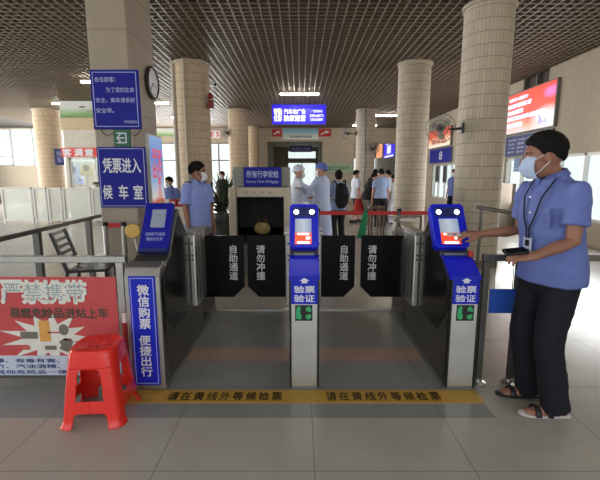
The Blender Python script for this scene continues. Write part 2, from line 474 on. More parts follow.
# rear lobby behind the portal
struct(MB().box((-2.15, BY + .35, 0), (-1.95, 31, 3.7)).box((1.4, BY + .35, 0), (1.6, 31, 3.7)).build('wall_lobby', M['wall']))
struct(MB().box((-2.15, BY + .35, 3.6), (1.6, 31.1, 3.7)).build('ceiling', M['wall_light']))
struct(MB().box((-1.95, 31, 0), (-.95, 31.2, 3.6)).box((1.25, 31, 0), (1.4, 31.2, 3.6)).box((-.95, 31, 2.5), (1.25, 31.2, 2.72)).box((-.95, 31, 3.35), (1.25, 31.2, 3.6)).build('wall_lobby', M['wall']))
window('window_6', 'y', -.95, 1.25, 2.72, 3.35, 1, 31.0, frame='grey_metal')
t = window('door_1', 'y', -.95, 1.25, 0.0, 2.5, 2, 31.0, th=.07, frame='grey_metal')
# right rear corridor end
struct(MB().box((1.6, 32, 0), (WX, 32.2, .9)).box((1.6, 32, 2.9), (WX, 32.2, CEIL)).box((1.6, BY + .35, CEIL), (WX, 32.2, CEIL + .1)).build('wall_corridor', M['wall']))
window('window_7', 'y', 1.6, WX, .9, 2.9, 4, 32.0, frame='grey_metal')
# left wall of the hall, glazed
struct(MB().box((LX - .2, -3, 0), (LX, BY, .6)).box((LX - .2, -3, 3.6), (LX, BY, CEIL + .6)).box((LX - .2, -3, .6), (LX, 1, 3.6)).build('wall_left', M['wall_light']))
window('window_8', 'x', 1.0, BY, .6, 3.6, 12, LX - .15, mid=2.4)
# kiosk front on the left: header with a landscape picture over a beige beam, grey panel and shop window
KY = 14.4
kx0, kx1 = at(62, 120, KY).x, -5.4
zz = lambda py, px=78: at(px, py, KY).z
struct(MB().box((kx0, KY, zz(157.5)), (kx1, KY + .25, CEIL + .2)).box((kx0, KY, 0), (kx1, KY + .25, 1.0)).box((kx0, KY, 1.0), (kx0 + .1, KY + .25, zz(157.5))).box((kx1 - .1, KY, 1.0), (kx1, KY + .25, zz(157.5))).build('wall_kiosk', M['wall_light']))
struct(MB().box((kx0 - .02, KY - .06, zz(130)), (kx1, KY, zz(118))).build('trim_1', mat('ochre_beam', (200, 180, 146), 0.7)))
window('window_9', 'y', kx0 + .1, kx1 - .1, 1.0, zz(157.5), 3, KY, frame='frame_white')

M['mural'] = ramp_mat('mural', [(0.0, (96, 140, 84)), (0.3, (150, 180, 128)), (0.55, (204, 210, 202)), (1.0, (214, 218, 214))], 'Z', blobs=[('X', .3, .65, .035, (70, 66, 58), .02), ('X', .42, .35, .05, (150, 150, 140), .03)])
tag(MB().box((kx0, KY - .08, zz(118)), (kx1 - .3, KY - .003, min(zz(99), CEIL - .01))).build('mural_panel', M['mural']), 'pale landscape picture panel with green foliage under the ceiling at far left', 'picture')
zb0, zb1 = at(80, 157, KY).z, at(80, 148, KY).z
t = thing('banner', 'red banner with three white characters above the shop window at far left', 'banner', (-7.4, KY - .04, zb0))
bx0, bx1 = at(62, 152, KY).x, at(98, 152, KY).x
MB().box((bx0, KY - .04, zb0), (bx1, KY, zb1)).build('panel', M['red_banner'], t)
for ch, px in (('客', 67), ('满', 78.5), ('意', 89)):
    p = at(px, 152.5, KY - .04); txt(ch, p, (1, 0, 0), (0, 0, 1), (.3, .26), M['white'], t, bold=.03, name='character')
# things seen in the shop window
for i, (px, py, w, h, c, lab) in enumerate([(73, 170, .5, .62, (176, 190, 222), 'pale blue poster behind the shop window at far left'), (86, 168, .55, .5, (214, 200, 150), 'cream and green poster behind the shop window at far left'), (80, 180, .3, .3, (150, 164, 216), 'small blue poster low in the shop window at far left')]):
    p = at(px, py, KY + .6 + .3 * i)
    mm = ramp_mat('poster_%d' % i, [(0, c), (.5, tuple(min(255, x + 30) for x in c)), (1, (228, 230, 236))], 'Z', blobs=[('X', .5, .5, .18, tuple(int(x * .7) for x in c), .12)])
    t = thing('poster', lab, 'poster', p)
    MB().box((p.x - w / 2, p.y, p.z - h / 2), (p.x + w / 2, p.y + .02, p.z + h / 2)).build('sheet', mm, t)
    MB().box((p.x - w / 2, p.y + .02, p.z + h / 2 - .03), (p.x + w / 2, p.y + .04, p.z + h / 2)).box((p.x - .02, p.y + .02, 0), (p.x + .02, p.y + .06, p.z + h / 2)).build('stand', M['grey_metal'], t)
t = thing('counter', 'black counter top unit standing before the far left shop window', 'counter', (-6.6, KY - .5, 0))
MB().box((-7.0, KY - .75, 1.17), (-5.6, KY - .2, 1.25)).build('counter_top', M['black'], t)
MB().box((-6.95, KY - .7, 0), (-5.65, KY - .25, 1.17)).build('cabinet', M['grey_metal'], t)

# ------------------------------------------------------------------ columns
def column_mesh(r, h, uvm=True, seg=48):
    bm = bmesh.new(); uvl = bm.loops.layers.uv.new('UVMap')
    A = [bm.verts.new((math.cos(2 * PI * i / seg) * r, math.sin(2 * PI * i / seg) * r, 0)) for i in range(seg)]
    B = [bm.verts.new((v.co.x, v.co.y, h)) for v in A]
    for i in range(seg):
        j = (i + 1) % seg
        f = bm.faces.new((A[i], A[j], B[j], B[i])); f.smooth = True
        us = (i, i + 1, i + 1, i); vs = (0, 0, h, h)
        for l, u, v in zip(f.loops, us, vs): l[uvl].uv = (u * 2 * PI * r / seg, v)
    me = bpy.data.meshes.new('shaft'); bm.to_mesh(me); bm.free(); return me
def column(x, y, r, label, m='tile', ring=True, group=None):
    t = thing('column', label, 'column', (x, y, 0), 0, group)
    link_mesh('shaft', column_mesh(r, CEIL + .3), M[m], t)
    MB().lathe((x, y, CEIL - .06), [(r + .005, 0), (r + .03, .01), (r + .03, .055), (r + .005, .06)], 48).build('collar', M['wall'], t, smooth=True)
    MB().lathe((x, y, 0), [(r + .004, 0), (r + .02, .0), (r + .02, .12), (r + .004, .13)], 48).build('base_band', M['joint'], t, smooth=True)
    return t
cB = column(-2.49, 9.7, .385, 'round tiled column behind the left guard with a grey drainpipe')
MB().cyl((-2.87, 9.53, 0), (-2.87, 9.53, CEIL + .2), .05).build('drainpipe', M['pipe'], cB, smooth=True)
MB().cyl((-2.57, 9.29, 0), (-2.57, 9.29, CEIL + .2), .02)  .build('conduit', M['pipe'], cB, smooth=True)
cC = column(-2.42, 16.2, .385, 'round tiled column left of the scanner, second of the left row, dark fan on its side')
cD = column(-2.52, 21.7, .36, 'slim far tiled column at the left side of the rear portal')
cF = column(2.88, 6.55, .36, 'big near tiled column on the right with a wall fan', 'tile_grey')
cG = column(2.64, 9.7, .365, 'round tiled column behind the right gate, left of the big near column', 'tile_grey')
cH = column(2.58, 16.2, .375, 'round tiled column beyond the queue right of the portal', 'tile_grey')
MB().cyl((2.5, 15.81, 0), (2.5, 15.81, CEIL), .03).build('conduit', M['grey_metal'], cH, smooth=True)
cL = column(at(50, 150, 16.2).x, 16.2, .48, 'beige column at far left in front of the bright windows')
p = at(61.5, 157, 15.85)
t = sign('sign', 'small blue sign on the far left column', 'sign', p + V((0, -.15, 0)), .3, .62, (.8, .6, 0), M['blue_dark'], .03)
txt('候\n车', p + V((0, -.15, 0)), (.8, .6, 0), (0, 0, 1), (.18, .45), M['pale'], t)

# square pillar with the notices
PX1, PY0 = -2.03, 5.0
PX0 = at(96, 150, PY0).x
PY1 = 5.85
cA = thing('pillar', 'square slab-clad pillar at left carrying the blue notices and the clock', 'pillar', ((PX0 + PX1) / 2, (PY0 + PY1) / 2, 0))
MB().box((PX0, PY0, 0), (PX1, PY1, CEIL + .3)).build('shaft', M['slab'], cA, bevel=.012)
b = MB()
for k in range(9):
    z = .38 + k * .46
    b.box((PX0 - .001, PY0 - .001, z), (PX1 + .001, PY1 + .001, z + .006))
b.build('joints', M['joint'], cA)
# notices on the pillar's front
def quad_sign(name, label, x0, y0, x1, y1, Y, **k):
    a = at((x0 + x1) / 2, y0, Y); c = at((x0 + x1) / 2, y1, Y); l = at(x0, (y0 + y1) / 2, Y); r = at(x1, (y0 + y1) / 2, Y)
    ctr = V(((l.x + r.x) / 2, Y, (a.z + c.z) / 2))
    return ctr, r.x - l.x, a.z - c.z
X1, UP = V((1, 0, 0)), V((0, 0, 1))
c, w, h = quad_sign('', '', 91.5, 69.5, 139.5, 129, PY0 - .04)
t = sign('notice_board', 'upper blue notice with four lines of white writing on the square pillar', 'sign', c, w, h, X1, M['blue'], .035, border=M['pale'])
for s, ux, uz, fw in (('各位旅客：', -.115, .33, .26), ('为了您的生命', .065, .16, .35), ('安全，乘车请系好', -.0, -.01, .49), ('安全带。', -.14, -.18, .22), ('汽车客运站', .17, -.37, .17)):
    txt(s, c + V((ux * w / .6 + .0, 0, uz * h / 1.0 * 1.02)), X1, UP, (fw * w / .6, h * (.085 if fw > .2 else .05)), M['pale'], t, bold=.012)
c, w, h = quad_sign('', '', 113.5, 129.5, 129.5, 146.5, PY0 - .03)
t = sign('exit_sign', 'small green sign with a white arrow between the two blue pillar notices', 'sign', c, w, h, X1, M['green'], .025)
b = MB(); n = V((0, -.001, 0)); q = .055
b.obox(c + n + UP * q, (q * 2.1, .014, .002), X1, UP); b.obox(c + n - UP * q, (q * 2.1, .014, .002), X1, UP); b.obox(c + n + X1 * q, (.014, q * 2, .002), X1, UP)
b.obox(c + n + X1 * -.005, (.075, .014, .002), X1, UP)
for s in (1, -1): b.obox(c + n + V((-.035, 0, s * .02)), (.06, .014, .002), V((1, 0, s)), V((-s, 0, 1)))
b.build('arrow', M['white'], t)
c, w, h = quad_sign('', '', 98.5, 147, 146.5, 207.5, PY0 - .04)
t = sign('notice_board', 'lower blue notice reading 凭票进入候车室 in large white characters on the square pillar', 'sign', c, w, h, X1, M['blue'], .035, border=M['pale'], inset=.02, bw=.007)
txt('凭票进入', c + V((-.0, 0, h * .2)), X1, UP, (w * .78, h * .24), M['white'], t, bold=.022)
for ch, u in (('候', -.33), ('车', .0), ('室', .31)):
    txt(ch, c + V((u * w, 0, -h * .24)), X1, UP, (w * .19, h * .23), M['white'], t, bold=.022, name='character')
# hanging black cables beside the green sign
for s, side in ((-1, 'left'), (1, 'right')):
    b = MB()
    pts = [at(121 + s * 8, 133, PY0 - .02), at(121 + s * 14, 137 - 1, PY0 - .02), at(121 + s * 19, 132, PY0 - .02), at(121 + s * 21, 126, PY0 - .02)]
    b.tube(pts, .005, 6)
    tag(b.build('cable', M['black']), 'thin black cable drooping on the %s side of the green exit sign' % side, 'cable')
# clock on the pillar's right side
ck = at_x(150.3, 83, PX1); 
t = thing('wall_clock', 'round wall clock with a dark rim on the side of the square pillar', 'clock', (PX1, ck.y, ck.z))
MB().lathe((PX1, ck.y, ck.z), [(.2, 0), (.215, .015), (.215, .045), (.192, .055), (.186, .03)], 40, (1, 0, 0)).build('rim', mat('clock_rim', (54, 40, 34), .35), t, smooth=True)
MB().cyl((PX1 + .02, ck.y, ck.z), (PX1 + .036, ck.y, ck.z), .19, seg=40).build('dial', M['white'], t)
b = MB()
for k in range(12):
    a = k * PI / 6; d = V((0, math.sin(a), math.cos(a)))
    b.bar(V((PX1 + .037, ck.y, ck.z)) + d * .15, V((PX1 + .037, ck.y, ck.z)) + d * .175, .01, .002, (1, 0, 0))
b.build('hour_marks', M['black'], t)
for nm, a, L in (('hour_hand', 2.2, .09), ('minute_hand', 3.9, .14)):
    d = V((0, math.sin(a), math.cos(a))); MB().bar((PX1 + .041, ck.y, ck.z), V((PX1 + .041, ck.y, ck.z)) + d * L, .012, .003, (1, 0, 0)).build(nm, M['black'], t)
# luminous poster on the pillar's side
pl, pr = at_x(146.5, 170, PX1).y, at_x(160, 170, PX1).y
zt, zb = at_x(150, 135, PX1).z, at_x(150, 209, PX1).z
M['poster_sky'] = ramp_mat('poster_sky', [(0.0, (70, 150, 90)), (.08, (214, 90, 80)), (.17, (230, 226, 220)), (.45, (150, 190, 236)), (.75, (96, 150, 232)), (1, (150, 186, 240))], 'Z', estr=.55)
t = sign('light_box', 'tall sky-blue illuminated poster with pink characters on the side of the square pillar', 'sign', V((PX1 + .05, (pl + pr) / 2, (zt + zb) / 2)), pr - pl, zt - zb, (0, 1, 0), M['frame_white'], .05)
MB().obox((PX1 + .051, (pl + pr) / 2, (zt + zb) / 2), (pr - pl - .04, zt - zb - .04, .004), (0, 1, 0), UP).build('picture', M['poster_sky'], t)
M['pink_print'] = mat('pink_print', (226, 90, 120), .5, emit=(226, 90, 120), estr=.4)
for s, f in (('平安', .72), ('出行', .52)):
    txt(s, (PX1 + .054, (pl + pr) / 2, zb + (zt - zb) * f), (0, 1, 0), UP, ((pr - pl) * .72, .2), M['pink_print'], t, bold=.03)
txt('春\n运', (PX1 + .054, pl + (pr - pl) * .6, zb + (zt - zb) * .3), (0, 1, 0), UP, ((pr - pl) * .25, .26), M['pink_print'], t, bold=.02)

# ------------------------------------------------------------------ ceiling lights
def ceiling_light(x, y, label, along='x', L=1.2, group=None):
    t = thing('ceiling_light', label, 'light', (x, y, CEIL - .06), 0, group)
    d = V((L / 2, 0, 0)) if along == 'x' else V((0, L / 2, 0)); c = V((x, y, CEIL - .05))
    MB().bar(c - d, c + d, .07, .035, (0, 0, 1)).bar(c + V((0, 0, .02)) - d * .6, c + V((0, 0, .05)) - d * .6 + V((.001, 0, 0)), .02, .02).build('housing', M['frame_white'], t)
    MB().cyl(c - d * .97 - V((0, 0, .035)), c + d * .97 - V((0, 0, .035)), .026, seg=10).build('tube', M['lamp'], t, smooth=True)
def ly(px, py): return at_z(px, py, CEIL - .08)
p = ly(299.5, 94); ceiling_light(p.x, p.y, 'lit tube lamp above the hanging blue sign')
p = ly(390, 115.5); ceiling_light(p.x, p.y, 'lit tube lamp between the two right tiled columns', L=1.5)
p = ly(365, 125.5); ceiling_light(p.x, p.y, 'short-looking far tube lamp right of the queue column')
p = ly(151, 103); ceiling_light(p.x, p.y, 'lit tube lamp just right of the square pillar')
p = ly(185, 117.5); ceiling_light(p.x, p.y, 'fainter tube lamp left of the drainpipe column')
p = ly(103, 82); ceiling_light(p.x, p.y, 'lit tube lamp peeping out at the left of the upper blue notice')
p = ly(58, 103.5); ceiling_light(p.x, p.y, 'short lit lamp above the far left column', L=.4)
for i, (x, y) in enumerate([(0, 3.6), (-4.7, 4.2), (3.6, 3.8), (0, .3), (-3.6, .3), (3.4, .3)]):
    ceiling_light(x, y, 'tube lamp on the slat ceiling near the entrance side', group='tube lamps near the entrance')

# ------------------------------------------------------------------ fans, camera, alarm
def fan(x, y, z, facing, label, mount):
    """wall fan: facing = direction its cage looks, mount = point on the column"""
    f = V(facing).normalized(); c = V((x, y, z)); r = .215
    t = thing('wall_fan', label, 'fan', c)
    sd = f.cross(UP).normalized(); u2 = sd.cross(f)
    b = MB()
    for k in range(28):
        a = 2 * PI * k / 28; d = sd * math.cos(a) + u2 * math.sin(a)
        b.tube([c + f * .085 + d * .03, c + f * .075 + d * r * .7, c + d * r, c - f * .06 + d * r * .75, c - f * .08 + d * .05], .0035, 5)
    for rr, o in ((r, 0), (r * .55, .082)):
        ring = [c + f * o + (sd * math.cos(2 * PI * k / 32) + u2 * math.sin(2 * PI * k / 32)) * rr for k in range(33)]
        b.tube(ring, .006, 6)
    b.build('cage', M['grey_metal'], t, smooth=True)
    b = MB()
    for k in range(3):
        a = 2 * PI * k / 3 + .4; d = sd * math.cos(a) + u2 * math.sin(a); e = sd * -math.sin(a) + u2 * math.cos(a)
        pts = [c + d * .03 - e * .02, c + d * .16 - e * .05 + f * .02, c + d * .175 + e * .01, c + d * .14 + e * .05 - f * .02, c + d * .03 + e * .03]
        A = [b.bm.verts.new(p) for p in pts]; Bv = [b.bm.verts.new(p - f * .004) for p in pts]
        b.bm.faces.new(A); b.bm.faces.new(Bv[::-1])
        for i in range(5):
            j = (i + 1) % 5; b.bm.faces.new((A[j], A[i], Bv[i], Bv[j]))
    b.build('blades', M['pipe'], t)
    MB().cyl(c + f * .05, c - f * .16, .055, .07, 20).build('motor', M['black'], t, bevel=.01)
    m = V(mount)
    MB().tube([c - f * .13, c - f * .14 + (m - c) * .5 + V((0, 0, -.02)), m], .02, 10).obox(m, (.09, .16, .05), (0, 1, 0), UP).build('bracket', M['black'], t)
q = at(440.5, 128, 6.35); fan(q.x, q.y, q.z, (-.35, -1, -.1), 'black wall fan on the left side of the big near column', (2.54, 6.45, q.z + .01))
q = at(226, 132.5, 16.0); fan(q.x, q.y, q.z, (-.7, -.8, 0), 'dark wall fan on the left side of the column beyond the scanner', (-2.8, 16.15, q.z))
q = at(346, 133, 16.0); fan(q.x, q.y, q.z, (-.7, -.7, 0), 'dark wall fan left of the column beyond the queue', (2.2, 16.15, q.z))
q = at(375, 148, 15.6); fan(q.x, q.y, q.z, (.5, -.9, 0), 'dark wall fan low on the front of the column beyond the queue', (2.75, 15.8, q.z))
q = at(213.5, 84.5, 9.45)
t = thing('security_camera', 'white security camera on the right side of the drainpipe column', 'camera', q)
MB().cyl(q + V((.06, -.09, -.02)), q + V((-.02, .06, .02)), .05, seg=20).build('camera_body', M['frame_white'], t, bevel=.008)
MB().cyl(q + V((.06, -.092, -.02)), q + V((.064, -.1, -.022)), .035, seg=20).build('lens', M['black'], t)
MB().tube([q + V((-.0, .03, 0)), q + V((-.06, .1, -.04)), q + V((-.12, .14, -.04))], .018, 8).build('bracket', M['frame_white'], t)
q = at(210.5, 101, 9.5)
t = thing('alarm_bell', 'dark red alarm bell and box under the security camera', 'alarm', q)
M['alarm'] = mat('alarm_red', (122, 26, 26), .4)
MB().ell(q + V((0, 0, .1)), (.07, .07, .07)).build('bell', M['alarm'], t, smooth=True)
MB().box(q - V((.07, .03, .17)), q + V((.06, .08, .02))).build('box', M['alarm'], t, bevel=.01)
MB().box(q + V((-.12, .02, -.05)), q + V((-.03, .1, .09))).build('bracket', M['grey_metal'], t)

# ------------------------------------------------------------------ hanging blue sign
SY = 14.6
c, w, h = quad_sign('', '', 272, 104.5, 326, 124, SY)
t = sign('hanging_sign', 'long luminous blue sign hanging from the ceiling over the scanner', 'sign', c, w, h, X1, M['led_blue'], .12)
b = MB()
for s in (-1, 1): b.cyl(c + V((s * w * .36, .06, h / 2)), V((c.x + s * w * .36, SY + .06, CEIL + .05)), .012, seg=8)
b.build('hanger', M['grey_metal'], t)
txt('智勤\n优影', c + V((-w * .39, 0, -h * .03)), X1, UP, (w * .15, h * .66), M['led_cream'], t, bold=.04)
txt('汽车站广告', c + V((-w * .08, 0, h * .14)), X1, UP, (w * .4, h * .26), M['led_text'], t, bold=.03)
txt('独家运营', c + V((-w * .08, 0, -h * .2)), X1, UP, (w * .4, h * .3), M['led_text'], t, bold=.04)
txt('广告招商热线', c + V((w * .33, 0, h * .16)), X1, UP, (w * .2, h * .13), M['led_text'], t, bold=.02)
txt('0768-6685776', c + V((w * .33, 0, -h * .07)), X1, UP, (w * .25, h * .13), M['led_text'], t, bold=.02)
txt('13502658887', c + V((w * .33, 0, -h * .27)), X1, UP, (w * .24, h * .13), M['led_text'], t, bold=.02)

# signs on the portal
c, w, h = quad_sign('', '', 283, 129, 318.5, 139.5, BY - .02)
M['mural_sky'] = ramp_mat('mural_sky', [(0.0, (228, 232, 226)), (.35, (206, 220, 214)), (.7, (150, 196, 214)), (1, (110, 176, 208))], 'Z', estr=.0)
t = sign('portal_mural', 'pale sky picture panel with small dark writing over the rear portal', 'sign', c, w, h, X1, M['mural_sky'], .03)
txt('欢迎光临汽车客运站', c + V((0, 0, -h * .22)), X1, UP, (w * .62, h * .22), M['dark_print'], t, bold=.02)
for px0, px1, lab in ((272, 281.5, 'red and white panel left of the portal picture'), (318.6, 331, 'red and white panel right of the portal picture')):
    c, w, h = quad_sign('', '', px0, 129, px1, 136.5, BY - .04)
    t = sign('red_panel', lab, 'sign', c, w, h, X1, mat('red_panel', (190, 44, 40), .5), .03)
    b = MB(); b.obox(c + V((-w * .1, -.002, -h * .05)), (w * .5, h * .16, .003), (1, 0, .5), (-.5, 0, 1)); b.obox(c + V((w * .15, -.002, h * .1)), (w * .3, h * .3, .003), X1, UP)
    b.build('emblem', M['white'], t)
q0 = at(210, 134, BY - .05)
c, w, h = quad_sign('', '', 210, 130.5, 220, 138, BY - .05)
t = sign('gate_number_sign', 'far red and white sign between the two left tiled columns', 'sign', c, w, h, X1, M['white'], .03)
txt('E 5', c, X1, UP, (w * .8, h * .6), mat('red_print', (196, 40, 40), .5), t, bold=.03)
c, w, h = quad_sign('', '', 153, 126, 171, 136, BY - .05)
tag(MB().box((-11.0, BY - .05, c.z - h / 2), (-6.6, BY - .003, min(c.z + h / 2, CEIL - .01))).build('mural_panel', M['mural']), 'distant landscape picture strip on the back wall left of the drainpipe column', 'picture')
c, w, h = quad_sign('', '', 290, 145.5, 312, 152, 24.5)
t = sign('hanging_sign', 'small dark navy sign hanging inside the rear portal', 'sign', c, w, h, X1, M['blue_dark'], .06)
txt('出站口方向', c, X1, UP, (w * .8, h * .5), M['pale'], t)
b = MB()
for s in (-1, 1): b.cyl((c.x + s * w * .35, 24.53, c.z + h / 2), (c.x + s * w * .35, 24.53, 3.61), .015, seg=8)
b.build('hanger', M['grey_metal'], t)
c, w, h = quad_sign('', '', 288, 166, 304, 177, 30.8)
c, w, h = quad_sign('', '', 342, 164, 372, 172, BY - .03)
c.x = 1.22 + (2.95 - 1.22) * .5; w = 1.5
t = sign('direction_sign', 'pale green direction sign on the wall pier behind the queue', 'sign', c, w, h, X1, mat('pale_green', (150, 180, 150), .5), .03)
txt('出口 EXIT', c, X1, UP, (w * .8, h * .55), M['green'], t, bold=.02)

# right wall displays
def wall_screen(name, label, px0, py0t, py0b, px1, py1t, py1b, m, depth=.09, X=WX):
    y0, y1 = at_x(px0, 0.5 * (py0t + py0b), X).y, at_x(px1, .5 * (py1t + py1b), X).y
    zt = .5 * (at_x(px0, py0t, X).z + at_x(px1, py1t, X).z); zb = .5 * (at_x(px0, py0b, X).z + at_x(px1, py1b, X).z)
    c = V((X - depth, (y0 + y1) / 2, (zt + zb) / 2)); w, h = abs(y0 - y1), zt - zb
    t = thing(name, label, 'screen', c + V((depth, 0, 0)))
    MB().obox(c + V((depth / 2 + .004, 0, 0)), (w + .06, h + .06, depth - .008), (0, -1, 0), UP).build('housing', M['grey_metal'], t)
    MB().obox(c + V((.002, 0, 0)), (w, h, .004), (0, -1, 0), UP).build('display', m, t)
    return t, c, w, h
RX = V((0, -1, 0))
M['led_red'] = ramp_mat('led_red', [(0.0, (246, 214, 216)), (.16, (238, 170, 140)), (.4, (232, 92, 74)), (1.0, (232, 84, 66))], 'Z', estr=.95,
                        blobs=[('Y', .07, .78, .06, (238, 130, 200), .1), ('Y', .12, .22, .12, (240, 236, 240), .2)])
t, c, w, h = wall_screen('display_screen', 'large red luminous notice screen on the right wall above the guard', 507, 96.5, 134, 558.5, 82.5, 126.5, M['led_red'])
txt('▸ 购票乘车温馨提示', c + V((0, .2 * w, h * .36)), RX, UP, (w * .42, h * .09), M['led_text'], t, bold=.02)
for s, u, v, fw in (('进站乘车请佩戴口罩', -.17, .2, .5), ('主动出示健康码', -.24, .04, .34), ('请旅客凭身份证实名购票乘车', -.03, -.12, .78), ('祝您旅途愉快', -.24, -.29, .34)):
    txt(s, c - V((0, u * w, -v * h)), RX, UP, (w * fw, h * .11), M['led_text'], t, bold=.04)
b = MB()
for k, (u, v, hh) in enumerate([(.26, -.3, .2), (.29, -.33, .12), (.33, -.36, .06), (.37, -.35, .1)]): b.obox(c - V((.001, u * w, -v * h)), (w * .015, h * hh, .003), RX, UP)
b.build('skyline', mat('screen_blue', (120, 120, 190), .4, emit=(120, 120, 190), estr=.5), t)
t, c, w, h = wall_screen('schedule_board', 'dark blue board with rows of pale writing below the red screen', 507, 138.5, 157.5, 553, 126.5+2.5, 152, M['blue_dark'], .06)
for i, s in enumerate(('发车时间  终点站  检票口', '汕头  揭阳  梅州', '广州  深圳  厦门', '普宁  饶平  丰顺')):
    txt(s, c + V((0, .12 * w, h * (.3 - .2 * i))), RX, UP, (w * .6, h * .11), M['pale'], t, bold=.02)
M['led_orange'] = ramp_mat('led_orange', [(0.0, (244, 226, 206)), (.4, (240, 190, 150)), (.62, (226, 84, 52)), (1.0, (224, 72, 48))], 'Z', estr=.9)
t, c, w, h = wall_screen('display_screen', 'distant orange and white screen behind the wall fan', 431, 132, 147.5, 452.5, 127, 146, M['led_orange'])
txt('候车区', c + V((0, 0, -h * .2)), RX, UP, (w * .7, h * .25), mat('orange_print', (214, 92, 50), .4), t, bold=.03)
t, c, w, h = wall_screen('wall_sign', 'distant blue wall sign below the orange and white screen', 431, 150, 163, 452.5, 148, 162, M['blue'], .06)
txt('8', c + V((0, -.05 * w, 0)), RX, UP, (w * .14, h * .6), M['white'], t, bold=.02)
t, c, w, h = wall_screen('display_screen', 'far blue and white screen right of the queue column', 384.5, 142, 158, 395.5, 137.5, 157, mat('led_blue_far', (50, 40, 200), .3, emit=(60, 50, 220), estr=.8), .05)
b = MB(); b.obox(c + V((-.002, 0, h * .3)), (w * .6, h * .1, .004), RX, UP); b.obox(c + V((-.002, 0, -.05)), (w * .36, h * .45, .004), RX, UP); b.obox(c + V((-.002, 0, -h * .42)), (w * .8, h * .1, .004), RX, UP)
b.build('lettering', M['led_text'], t)
t, c, w, h = wall_screen('display_screen', 'far pale orange screen just right of the queue column', 377, 146, 158, 383, 143, 157.5, mat('led_peach', (240, 170, 130), .3, emit=(240, 160, 120), estr=.8), .05)
# ventilated cabinet and stickers by the right windows
t = thing('cabinet', 'grey-brown cabinet below the right wall windows', 'cabinet', (5.7, 11.6, 0))
MB().box((5.35, 11.1, 0), (5.95, 12.6, 1.24)).build('body', mat('cabinet_brown', (122, 110, 96), .6), t, bevel=.01)
MB().box((5.335, 11.14, .06), (5.35, 11.83, 1.2)).build('door', M['grey_metal'], t); MB().box((5.335, 11.87, .06), (5.35, 12.56, 1.2)).build('door', M['grey_metal'], t)
pS = at_x(516, 168, WX - .02)
t = sign('window_poster', 'small grey-blue poster on the right wall window', 'poster', (WX + .03, pS.y, 1.78), .45, .42, RX, mat('poster_bluegrey', (110, 136, 176), .5), .01)
MB().obox((WX + .028, pS.y, 1.66), (.36, .03, .003), RX, UP).build('print', M['pale'], t)
for px, lab in ((436.5, 'dark tall picture board on the far right windows, left of two'), (444, 'dark tall picture board on the far right windows, right of two')):
    p = at_x(px, 174, WX - .06)
    t = sign('picture_board', lab, 'poster', (WX - .04, p.y, p.z), .42, .72, RX, M['black'], .03, border=M['grey_print'], bw=.02)
